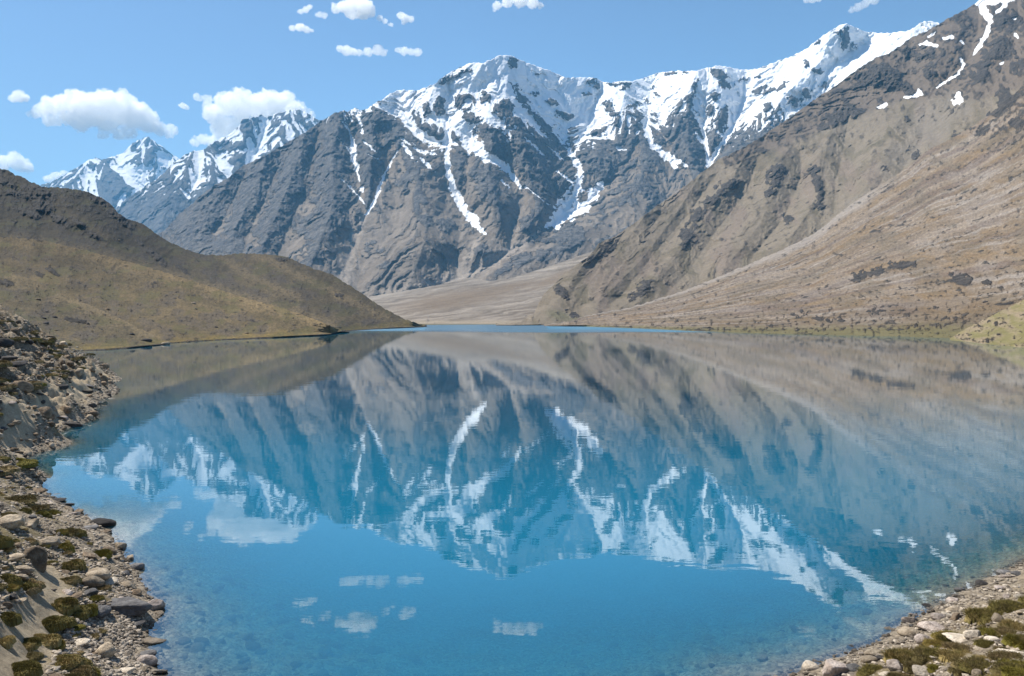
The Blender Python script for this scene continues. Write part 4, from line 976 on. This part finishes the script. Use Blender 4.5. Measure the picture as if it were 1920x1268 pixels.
scatter('bank_rock', no_path, .08, .42, 2.0, 'on the grassy bank above the left shore', 'rock', 'rocks on the left bank', {'tan': 5, 'brown': 4, 'grey': 1, 'pale': 1})
scatter('bank_rock', region(85, (-30, 780, 110, 905)), .15, .6, 1.8, 'on the steep bank below the stony hillside', 'rock', 'rocks on the steep bank', {'brown': 5, 'tan': 3, 'grey': 1})
scatter('bank_rock', region(75, (1560, 1090, 1980, 1290)), .05, .24, 1.8, 'among the grass of the right bank', 'rock', 'rocks on the right bank', {'pale': 4, 'tan': 4, 'pinkish': 4})
scatter('hillside_rock', region(230, (-40, 592, 205, 790), lambda a, b: b > 592 + max(0, a) * .42), .22, .85, 1.7, 'on the steep stony hillside at the left edge', 'rock', 'rocks on the stony hillside', {'brown': 8, 'tan': 2, 'dark': 3}, ('blocky', 'blocky', 'flat'), .2)
# stones lying under the clear shallows
def bed_pts(n, box):
    out = []
    for _ in range(n):
        px, py = random.uniform(box[0], box[2]), random.uniform(box[1], box[3])
        x, y, _ = w2(px, py, -.5)
        h = float(ground_h(np.array([x]), np.array([y]), False)[0])
        if -1.6 < h < -.18: out.append((x, y))
    return out
scatter('submerged_stone', bed_pts(150, (280, 1040, 800, 1290)) + bed_pts(110, (1050, 1040, 1900, 1290)), .08, .30, 1.8, 'lying on the bed under clear shallow water', 'stone', 'stones under the shallows', {'tan': 4, 'brown': 3, 'grey': 3, 'pale': 1, 'dark': 2}, ('flat', 'rounded'), .05)
# boulders far up the hillsides
def far_rocks(hill, n, box, smin, smax, where, group, weights, test=lambda a, b: True):
    k = 0
    while k < n:
        px, py = random.uniform(box[0], box[2]), random.uniform(box[1], box[3])
        if not test(px, py): continue
        hl = hill
        if hill == 'hill_left_grassy':
            if px < 312 and py > np.interp(px, *zip(*LOW_top)) + 3: hl = 'hill_left_low_spur'
            elif px < 655 and py > np.interp(px, *zip(*FOLD_top)) + 3: hl = 'hill_left_fold'
        x, y, z = on_hill(hl, px, py); s = smin + (smax - smin) * random.random() ** 2.2
        c = pick(weights); sh = random.choice(('blocky', 'rounded'))
        size = 'small' if s < smin + .25 * (smax - smin) else 'large' if s > smin + .6 * (smax - smin) else 'medium'
        put('hillside_boulder', get_rock(sh, c, random.randrange(40), 2), x, y, (s, s, s * .75), random.uniform(0, 6), .1, f'{size} {sh} {c} boulder {where}', 'boulder', group, z=z)
        k += 1
inD = lambda a, b: np.interp(a, *zip(*D_top)) + 6 < b < np.interp(a, *zip(*D_bot)) - 2
far_rocks('hill_left_grassy', 60, (0, 340, 780, 655), .6, 2.1, 'on the grassy hill across the bay', 'boulders on the left hill', {'dark': 6, 'brown': 3, 'tan': 1}, inD)
inC = lambda a, b: np.interp(a, *zip(*C2_top)) + 25 < b < np.interp(a, *zip(*C2_bot)) - 2 and b > 470
far_rocks('hill_scree_slope', 55, (1250, 470, 1920, 640), .5, 1.9, 'on the scree slope of the right shore', 'boulders on the scree slope', {'brown': 5, 'dark': 3, 'tan': 3}, inC)
far_rocks('hill_left_grassy', 1, (300, 645, 312, 647), 1.6, 1.7, 'at the tip of the grass spit on the left shore', None, {'tan': 1})

# ---- cushion plants and grass tufts
def plant_mesh(seed, n, length, up, width, dome=.55):
    rg = np.random.default_rng(seed)
    th = rg.uniform(0, 2 * np.pi, n); u = rg.random(n) ** .5
    # lumpy outline: a few overlapping domes
    nl = 7; lc = rg.uniform(-.55, .55, (nl, 2)); lr = rg.uniform(.35, .62, nl); lh = rg.uniform(.55, 1, nl) * dome
    which = rg.integers(0, nl, n); cx = lc[which, 0] + lr[which] * u * np.cos(th); cy = lc[which, 1] + lr[which] * u * np.sin(th)
    def height(x, y):
        h = np.zeros_like(x)
        for k in range(nl):
            q = 1 - ((x - lc[k, 0]) ** 2 + (y - lc[k, 1]) ** 2) / lr[k] ** 2
            h = np.maximum(h, np.sqrt(np.maximum(q, 0)) * lh[k])
        return h
    z = height(cx, cy); e = .03
    nx = -(height(cx + e, cy) - height(cx - e, cy)) / (2 * e); ny = -(height(cx, cy + e) - height(cx, cy - e)) / (2 * e)
    N = np.stack([nx, ny, np.full(n, 1.0)], 1); N[:, :2] = np.clip(N[:, :2], -2.5, 2.5); N /= np.linalg.norm(N, axis=1)[:, None]
    D = N * (1 - up) + np.array([0, 0, up]) + rg.normal(0, .35, (n, 3)); D /= np.linalg.norm(D, axis=1)[:, None]
    B = np.stack([cx, cy, z - .03], 1); L = length * rg.uniform(.5, 1.2, n)[:, None]
    S = np.cross(D, rg.normal(size=(n, 3))); S /= np.linalg.norm(S, axis=1)[:, None] + 1e-9
    w = width * rg.uniform(.6, 1.3, n)[:, None]
    tip = B + D * L + np.array([0, 0, -.25]) * L * (1 - up)
    v = np.stack([B - S * w, B + S * w, B + D * L * .55 + S * w * .8, tip], 1).reshape(-1, 3)
    f = np.arange(n * 4).reshape(-1, 4)
    # closed mound below the blades
    m = 26; g = np.linspace(-1.1, 1.1, m); gx, gy = np.meshgrid(g, g); gz = height(gx, gy)
    gz = np.where(gz > 0, gz * .93 + .03 * rg.normal(size=gz.shape), -.3)
    mv = np.stack([gx, gy, gz], -1).reshape(-1, 3); mf = grid_faces(m, m) + len(v)
    keep = (gz.ravel()[mf - len(v)] > 0).any(1); mf = mf[keep]
    me = raw_mesh('plant', np.concatenate([v, mv]), np.concatenate([f, mf]), False)
    tone = np.concatenate([np.repeat(rg.random(n), 4), np.full(len(mv), .35)])
    set_attr(me, 'tone', tone)
    return me
def plant_material(name, dark, lite, dry):
    t = NT(name); oi = t.n('ObjectInfo')
    tn = t.n('Attribute', attribute_name='tone').outputs['Fac']
    n1 = t.noise(t.n('NewGeometry').outputs['Position'], 5.0, 4, .6)
    col = t.mix(tn, dark, lite)
    col = t.mix(t.math('MULTIPLY', t.ramp(t.math('ADD', n1, t.math('MULTIPLY', t.math('SUBTRACT', oi.outputs['Random'], .5), .35)), .5, .68), .8), col, dry)
    b = t.n('BsdfPrincipled'); t.l(col, b.inputs['Base Color']); b.inputs['Roughness'].default_value = .85; b.inputs['Specular IOR Level'].default_value = .15
    t.l(b.outputs[0], t.out.inputs[0])
    return t.m
PM = {'olive': plant_material('olive_cushion_leaves', (0.055, 0.048, 0.016), (0.25, 0.205, 0.06), (0.31, 0.23, 0.095)),
      'yellow': plant_material('yellow_green_leaves', (0.075, 0.068, 0.012), (0.22, 0.185, 0.035), (0.23, 0.165, 0.05)),
      'straw': plant_material('straw_grass_blades', (0.075, 0.06, 0.022), (0.21, 0.165, 0.07), (0.26, 0.19, 0.095))}
_pc = {}
def get_plant(kind, colour, k):
    key = (kind, colour, k % 3)
    if key not in _pc:
        me = plant_mesh(500 + k % 3 + len(kind) * 10, 3600, .13, .25, .016, .62) if kind == 'cushion' else plant_mesh(700 + k % 3, 3000, .42, .6, .010, .3)
        me.materials.append(PM[colour]); _pc[key] = me
    return _pc[key]
PL = [(108, 1140, 62, 'cushion', 'olive', .8, 'dark olive cushion plant on top of the clump beside the path'), (140, 1150, 52, 'cushion', 'olive', .7, 'dark olive cushion plant at the left of the grey boulder'), (88, 1172, 56, 'cushion', 'olive', .8, 'olive cushion plant in the middle of the clump beside the path'),
      (112, 1168, 50, 'cushion', 'olive', .7, 'olive cushion plant on the beach side of the clump'), (78, 1205, 58, 'cushion', 'olive', .75, 'olive cushion plant at the lower end of the clump'), (98, 1212, 46, 'cushion', 'yellow', .65, 'brighter cushion plant at the lower end of the clump'), (48, 1210, 46, 'cushion', 'olive', .7, 'olive cushion plant hugging the path edge'), (55, 1232, 44, 'cushion', 'straw', .5, 'low straw coloured cushion below the clump'),
      (38, 1262, 70, 'cushion', 'olive', .8, 'big olive cushion plant at the bottom left corner'), (158, 1146, 46, 'cushion', 'yellow', .75, 'yellow green cushion plant touching the grey boulder'), (118, 1030, 42, 'cushion', 'yellow', .8, 'bright yellow green cushion plant below the pointed rock'), (132, 1062, 50, 'cushion', 'olive', .8, 'grey green cushion plant in the shade right of the path'),
      (186, 1042, 40, 'tuft', 'yellow', .8, 'yellow grass tuft near the water above the humped boulder'), (128, 1090, 40, 'cushion', 'straw', .5, 'low straw cushion beside the bend of the path'), (190, 1102, 34, 'tuft', 'straw', .5, 'orange brown grass tuft on the humped boulder'), (50, 1102, 60, 'cushion', 'straw', .55, 'wide straw cushion on the left side of the path'), (8, 1090, 50, 'cushion', 'olive', .8, 'olive cushion plant under the tan slab at the left edge'),
      (10, 1165, 56, 'cushion', 'olive', .85, 'dark cushion plant at the left edge of the picture'), (6, 1205, 44, 'cushion', 'olive', .75, 'small dark cushion plant at the left edge near the path'), (30, 940, 62, 'tuft', 'straw', .45, 'broad patch of straw grass above the waterline'), (60, 955, 46, 'tuft', 'straw', .45, 'straw grass tuft beside the half buried boulder'), (92, 962, 40, 'tuft', 'yellow', .5, 'yellow green tuft by the dark waterline rocks'),
      (120, 1000, 44, 'tuft', 'straw', .5, 'straw tuft between the wedge boulder and the water'), (150, 1264, 66, 'tuft', 'yellow', .5, 'yellow tuft cut by the bottom edge left of the pale slab'),
      (1776, 1204, 46, 'tuft', 'olive', .8, 'green grass clump beside the long yellowish slab'), (1850, 1160, 70, 'tuft', 'olive', .8, 'large green grass clump on the right bank'), (1890, 1140, 60, 'tuft', 'olive', .7, 'green grass clump above the white block'), (1848, 1210, 40, 'tuft', 'olive', .7, 'short grass clump below the white block'), (1700, 1238, 70, 'tuft', 'olive', .7, 'long grass clump behind the tilted pinkish rock'),
      (1740, 1232, 56, 'tuft', 'straw', .6, 'dry grass clump in the middle of the right bank'), (1905, 1180, 60, 'tuft', 'olive', .7, 'green grass clump at the right edge'), (1830, 1250, 60, 'tuft', 'straw', .6, 'dry grass clump at the bottom right'), (1640, 1262, 60, 'tuft', 'olive', .5, 'low grass clump right of the upright boulder'), (1905, 1262, 60, 'tuft', 'straw', .7, 'straw tuft in the bottom right corner'), (1870, 1190, 44, 'tuft', 'yellow', .6, 'yellow tuft above the cream wedge rock')]
qx, qy, _ = hit([p[0] for p in PL], [p[1] for p in PL])
for k, (p, x, y) in enumerate(zip(PL, qx, qy)):
    s = p[2] / F * y * .55
    put('cushion_plant' if p[3] == 'cushion' else 'grass_tuft', get_plant(p[3], p[4], k), x, y, (s, s, s * p[5]), random.uniform(0, 6), -.02, p[6], 'cushion plant' if p[3] == 'cushion' else 'grass tuft')
def plants(n, box, smin, smax, kind, where, group, weights, hz=(.4, .8), test=lambda a, b: True, ymin=.15):
    for x, y in region(n, box, test):
        if trail(np.array([x]), np.array([y]))[0] < 1.15: continue
        if float(base_h(np.array([x]), np.array([y]))) < ymin: continue
        s = random.uniform(smin, smax); c = pick(weights)
        if any((x - a) ** 2 + (y - b) ** 2 < (.7 * r + .3 * s) ** 2 for a, b, r in occupied): continue
        put('cushion_plant' if kind == 'cushion' else 'grass_tuft', get_plant(kind, c, random.randrange(9)), x, y, (s, s, s * random.uniform(*hz)), random.uniform(0, 6), -.02,
            f'{"dark olive" if c == "olive" else "yellow green" if c == "yellow" else "straw coloured"} {"cushion plant" if kind == "cushion" else "grass tuft"} {where}', 'cushion plant' if kind == 'cushion' else 'grass tuft', group)
plants(70, (-30, 890, 150, 1290), .14, .42, 'cushion', 'growing among the rocks of the left bank', 'cushion plants on the left bank', {'olive': 5, 'yellow': 1, 'straw': 3}, ymin=.5)
plants(60, (-20, 770, 130, 905), .4, .95, 'cushion', 'on the low bank below the stony hillside', 'cushion plants below the hillside', {'olive': 4, 'straw': 4, 'yellow': 1}, (.25, .5), ymin=.35)
plants(46, (60, 690, 222, 775), .6, 1.3, 'cushion', 'on the olive bank at the bend of the shore', 'cushion plants at the shore bend', {'straw': 5, 'olive': 2, 'yellow': 2}, (.25, .45), ymin=.4)
plants(150, (-30, 600, 190, 770), .4, 1.0, 'cushion', 'between the rocks of the stony hillside', 'cushion plants on the stony hillside', {'olive': 3, 'straw': 6}, (.3, .6), lambda a, b: b > 594 + max(0, a) * .42, .9)
plants(46, (-30, 900, 190, 1290), .12, .3, 'tuft', 'growing between stones of the left bank', 'grass tufts on the left bank', {'straw': 6, 'yellow': 2, 'olive': 1}, (.3, .6), ymin=.35)
plants(70, (1640, 1100, 1990, 1290), .16, .38, 'tuft', 'among the pale stones of the right bank', 'grass tufts on the right bank', {'olive': 5, 'straw': 4, 'yellow': 2}, (.4, .8), lambda a, b: b > 1268 - (a - 1640) * .52, .35)

# ---- gravel: pebbles nobody could count, one object
def gravel():
    rg = np.random.default_rng(5); pts = []
    def along(line, n, lo, hi, pw):
        for x, y in shore_samples(line, n, lo, hi): pts.append((x, y))
    along(SHORE_L, 5200, -.35, 2.6, 1); along(SHORE_R, 3600, -.35, 1.9, 1)
    q = [p for p in region(4500, (120, 1150, 300, 1290))] + [p for p in region(2600, (1560, 1120, 1960, 1290))] + [p for p in region(9000, (-20, 860, 250, 1290))] + [p for p in region(5200, (-30, 592, 215, 860))]
    pts.extend(q)
    P = np.array(pts); P = P[trail(P[:, 0], P[:, 1]) > .95]; n = len(P)
    z = ground_h(P[:, 0], P[:, 1], False)
    v0, f0 = ICO[1]
    s = (.018 + .05 * rg.random(n) ** 3) * np.interp(P[:, 1], [15, 30, 60, 100], [1, 1.3, 2.2, 3.2])
    k = len(v0); V = np.repeat(v0[None], n, 0) * (1 + .3 * rg.normal(size=(n, k, 1)) * .6)
    sc3 = np.stack([rg.uniform(.8, 1.3, n), rg.uniform(.7, 1.1, n), rg.uniform(.4, .75, n)], 1) * s[:, None]
    V = V * sc3[:, None]
    a = rg.uniform(0, 6.28, n); c, sn = np.cos(a)[:, None], np.sin(a)[:, None]
    V = np.stack([V[..., 0] * c - V[..., 1] * sn, V[..., 0] * sn + V[..., 1] * c, V[..., 2]], -1)
    V += np.stack([P[:, 0], P[:, 1], z + s * .25], 1)[:, None]
    Fc = (f0[None] + (np.arange(n) * k)[:, None, None]).reshape(-1, 3)
    me = raw_mesh('gravel', V.reshape(-1, 3), Fc, False)
    tone = rg.random(n); ca, cb = np.array((0.11, 0.09, 0.07)), np.array((0.46, 0.39, 0.31))
    col = ca + (cb - ca) * (tone ** 1.4)[:, None]; wet = sstep(.10, .0, z)[:, None]; col = col * (1 - .6 * wet)
    set_attr(me, 'col', np.repeat(col, k, 0))
    t = NT('gravel_stone'); b = t.n('BsdfPrincipled'); b.inputs['Roughness'].default_value = .9; b.inputs['Specular IOR Level'].default_value = .2
    nz = t.noise(t.n('NewGeometry').outputs['Position'], 40, 3, .6)
    cc = t.n('CombineColor'); kk = t.math('MULTIPLY_ADD', nz, .8, .6); [t.l(kk, cc.inputs[i]) for i in range(3)]
    t.l(t.mix(1.0, t.n('Attribute', attribute_name='col').outputs['Color'], cc.outputs[0], 'MULTIPLY'), b.inputs['Base Color']); t.l(b.outputs[0], t.out.inputs[0])
    tag(link('gravel', me, t.m), 'loose pebbles and gravel strewn along both shores', 'gravel', kind='stuff')
gravel()
# ================================================================== CLOUDS (each a closed body of scattering vapour, far beyond the haze)
def cloud_material(name, dens, s):
    t = NT(name); p = t.n('VolumePrincipled')
    p.inputs['Color'].default_value = (1, 1, 1, 1); p.inputs['Density'].default_value = dens; p.inputs['Anisotropy'].default_value = 0.45
    ob = t.n('TexCoord').outputs['Object']
    nz = t.noise(ob, 2.3 / s, 5, .62)
    t.l(t.math('MULTIPLY', t.ramp(nz, .33, .58), dens * 1.8), p.inputs['Density'])
    t.l(p.outputs[0], t.out.inputs['Volume'])
    return t.m
CLOUDS = [
    ('long puffy white cumulus hanging above the far left snow peak', 1.0, [(62, 212, 9), (75, 208, 15), (95, 200, 20), (120, 202, 28), (145, 197, 32), (165, 207, 36), (198, 195, 30), (212, 188, 22), (230, 205, 36), (255, 215, 30), (275, 230, 22), (298, 241, 15), (318, 246, 10), (150, 225, 25), (200, 232, 22), (240, 245, 17), (95, 226, 15), (225, 252, 10), (195, 252, 9)]),
    ('small round cloud left of the long cumulus', .7, [(24, 185, 7), (35, 181, 11), (46, 184, 8)]),
    ('white cloud cut by the left edge above the grassy hill', 1.0, [(-25, 312, 20), (0, 306, 20), (28, 303, 18), (42, 309, 15), (52, 316, 9)]),
    ('broad white cloud bank rising behind the snow streaked ridge', 1.0, [(402, 215, 24), (428, 195, 26), (455, 182, 19), (460, 205, 34), (500, 197, 32), (532, 194, 25), (555, 206, 20), (576, 219, 14), (420, 238, 25), (385, 262, 15), (408, 264, 16), (365, 266, 9), (440, 250, 25), (500, 230, 30), (372, 184, 6), (388, 188, 9)]),
    ('tiny cloud scrap between the cumulus and the cloud bank', .5, [(342, 198, 6), (350, 202, 5)]),
    ('compact cloud at the top edge with a trailing wisp', .8, [(630, 17, 9), (645, 14, 13), (660, 12, 17), (680, 13, 18), (694, 22, 12), (660, 26, 11), (680, 27, 10), (712, 35, 5), (722, 41, 5), (732, 47, 4)]),
    ('ragged little cloud right of the compact top cloud', .5, [(751, 29, 7), (760, 35, 8), (771, 36, 6), (756, 42, 5)]),
    ('flat little cloud lowest of the top left three', .5, [(548, 53, 6), (562, 52, 8), (575, 56, 7), (584, 58, 4)]),
    ('slanting wisp topmost of the top left three', .45, [(564, 22, 5), (573, 19, 6), (581, 14, 5)]),
    ('faint puff beside the slanting wisp', .3, [(598, 28, 6), (608, 30, 6)]),
    ('long low cloud strip above the snowy shoulder', .5, [(638, 92, 7), (650, 95, 10), (662, 98, 8), (675, 99, 6), (690, 97, 8), (708, 94, 10), (718, 99, 7)]),
    ('short cloud strip nearest the summit', .45, [(745, 95, 5), (757, 96, 8), (770, 98, 7), (783, 99, 8)]),
    ('cloud cut by the top edge above the summit', .7, [(932, 10, 8), (952, 4, 12), (975, 2, 14), (998, 5, 11), (1014, 10, 6), (928, 18, 4)]),
    ('wispy cloud at the top edge above the right snow peak', .35, [(1598, 19, 6), (1610, 13, 8), (1624, 6, 8), (1640, 1, 8)]),
    ('sliver of cloud at the top edge right of centre', .4, [(1512, 2, 5), (1524, 0, 7), (1536, -2, 6)]),
    ('low cloud peeping over the far left ridge', .8, [(92, 336, 8), (106, 331, 9), (120, 327, 7)]),
]
def build_clouds():
    DY = 19000.0; v0, f0 = ICO[3]
    dg = None
    for i, (label, dens, lobes) in enumerate(CLOUDS):
        rg = np.random.default_rng(900 + i)
        V, Fc = [], []; n = 0; ctr = None
        L = []
        for (cx, cy, r) in lobes:
            if r < 12: r *= 1.18
            L.append((cx, cy, r, rg.uniform(-.5, .5)))
            for _ in range(7):
                a, u = rg.uniform(0, 6.28), rg.uniform(.45, .95)
                L.append((cx + r * u * math.cos(a), cy - abs(r * u * math.sin(a)) * .8 + r * .1, r * rg.uniform(.28, .5), rg.uniform(-.6, .6)))
        for (cx, cy, r, dd) in L:
            Rm = r / F * DY * .92
            c = np.array(at(cx, cy, DY + dd * Rm * 1.4)); c[1] = DY + dd * Rm * 1.4
            V.append(v0 * Rm * np.array([1, 1.1, .92]) + c); Fc.append(f0 + n); n += len(v0)
        V = np.concatenate(V); Fc = np.concatenate(Fc); ctr = V.mean(0); V = V - ctr
        me = raw_mesh('cloud', V, Fc); o = bpy.data.objects.new('cloud', me); C.objects.link(o)
        rmean = np.mean([l[2] for l in lobes]) / F * DY
        md = o.modifiers.new('skin', 'REMESH'); md.mode = 'VOXEL'; md.voxel_size = max(18.0, rmean * .075)
        bpy.context.view_layer.update()
        ev = o.evaluated_get(bpy.context.evaluated_depsgraph_get())
        m2 = bpy.data.meshes.new_from_object(ev); o.modifiers.clear()
        k = len(m2.vertices)
        base = -max(0.0, ctr[2] - min(at(l[0], l[1] + l[2] * .75, DY)[2] for l in lobes)); co_ = np.empty(k * 3, np.float32); m2.vertices.foreach_get('co', co_); co_ = co_.reshape(-1, 3).astype(float)
        nr = np.empty(k * 3, np.float32); m2.vertices.foreach_get('normal', nr); nr = nr.reshape(-1, 3)
        s = rmean
        nz = fbm3(co_ / s, 1.1, 5, 3.1 + i) * .30 + fbm3(co_ / s, 4.2, 3, 1.7 + i) * .14 + fbm3(co_ / s, 10.5, 2, 5.7 + i) * .05
        co_ += nr * (nz * s)[:, None]
        lo = co_[:, 2] < base; co_[lo, 2] = base + (co_[lo, 2] - base) * .4
        m2.vertices.foreach_set('co', co_.astype(np.float32).ravel()); m2.update()
        o.data = m2; bpy.data.meshes.remove(me); m2.name = 'cloud'
        m2.materials.clear(); m2.materials.append(cloud_material('cloud_vapour', dens * 1.15 / s * (1.0 if s > 180 else .9), s))
        o.location = ctr
        tag(o, label, 'cloud', 'clouds drifting over the peaks')
build_clouds()
# ================================================================== CAMERA, LIGHT, SKY
# haze: one closed box of thin blue air
def build_haze():
    x, y0, y1, zb, zt = 16000, -600, 15500, -16, 2750
    x = 13000
    v = np.array([[sx * x, yy, zz] for zz in (zb, zt) for yy in (y0, y1) for sx in (-1, 1)], float)
    f = np.array([[0, 2, 3, 1], [4, 5, 7, 6], [0, 1, 5, 4], [2, 6, 7, 3], [0, 4, 6, 2], [1, 3, 7, 5]])
    me = raw_mesh('haze', v, f, smooth=False)
    t = NT('haze_air'); p = t.n('VolumePrincipled')
    p.inputs['Color'].default_value = (0.2, 0.58, 0.98, 1); p.inputs['Density'].default_value = HAZE; p.inputs['Anisotropy'].default_value = 0.0
    t.l(p.outputs[0], t.out.inputs['Volume'])
    tag(link('haze', me, t.m), 'thin bluish air between the lake and the far peaks', 'haze', kind='stuff')
HAZE = 4.2e-5
build_haze()
sc = bpy.context.scene
cam = bpy.data.cameras.new('camera'); co = bpy.data.objects.new('camera', cam); C.objects.link(co)
co.location = (0, 0, H); co.rotation_euler = (math.pi / 2 - PITCH, 0, 0)
cam.sensor_width = 36; cam.lens = 36 * F / 1920
cam.clip_start = 0.5; cam.clip_end = 200000
sc.camera = co

SUN_EL, SUN_AZ = R(55), R(-62)       # azimuth clockwise from the view axis
sun = bpy.data.lights.new('sun', 'SUN'); sun.energy = 5.0; sun.angle = R(0.53); sun.color = (1, 0.94, 0.84)
so = bpy.data.objects.new('sun', sun); C.objects.link(so)
d = Vector((math.sin(SUN_AZ) * math.cos(SUN_EL), math.cos(SUN_AZ) * math.cos(SUN_EL), math.sin(SUN_EL)))
so.rotation_euler = d.to_track_quat('Z', 'Y').to_euler(); so.location = (0, 0, 3000)

w = bpy.data.worlds.new('World'); sc.world = w; w.use_nodes = True
nt = w.node_tree; bg = nt.nodes['Background']
sky = nt.nodes.new('ShaderNodeTexSky'); sky.sky_type = 'NISHITA'; sky.sun_disc = False
sky.sun_elevation = SUN_EL; sky.sun_rotation = SUN_AZ
sky.altitude = 1500; sky.air_density = 1.3; sky.dust_density = 0.0; sky.ozone_density = 3.5
nt.links.new(sky.outputs[0], bg.inputs[0]); bg.inputs[1].default_value = 0.08

sc.view_settings.view_transform = 'Standard'; sc.view_settings.look = 'None'
sc.view_settings.exposure = 0.68; sc.view_settings.gamma = 1.0; sc.view_settings.use_curve_mapping = False
cy = sc.cycles
cy.max_bounces = 20; cy.diffuse_bounces = 2; cy.glossy_bounces = 3; cy.transmission_bounces = 4; cy.transparent_max_bounces = 20; cy.volume_bounces = 16
cy.use_denoising = True
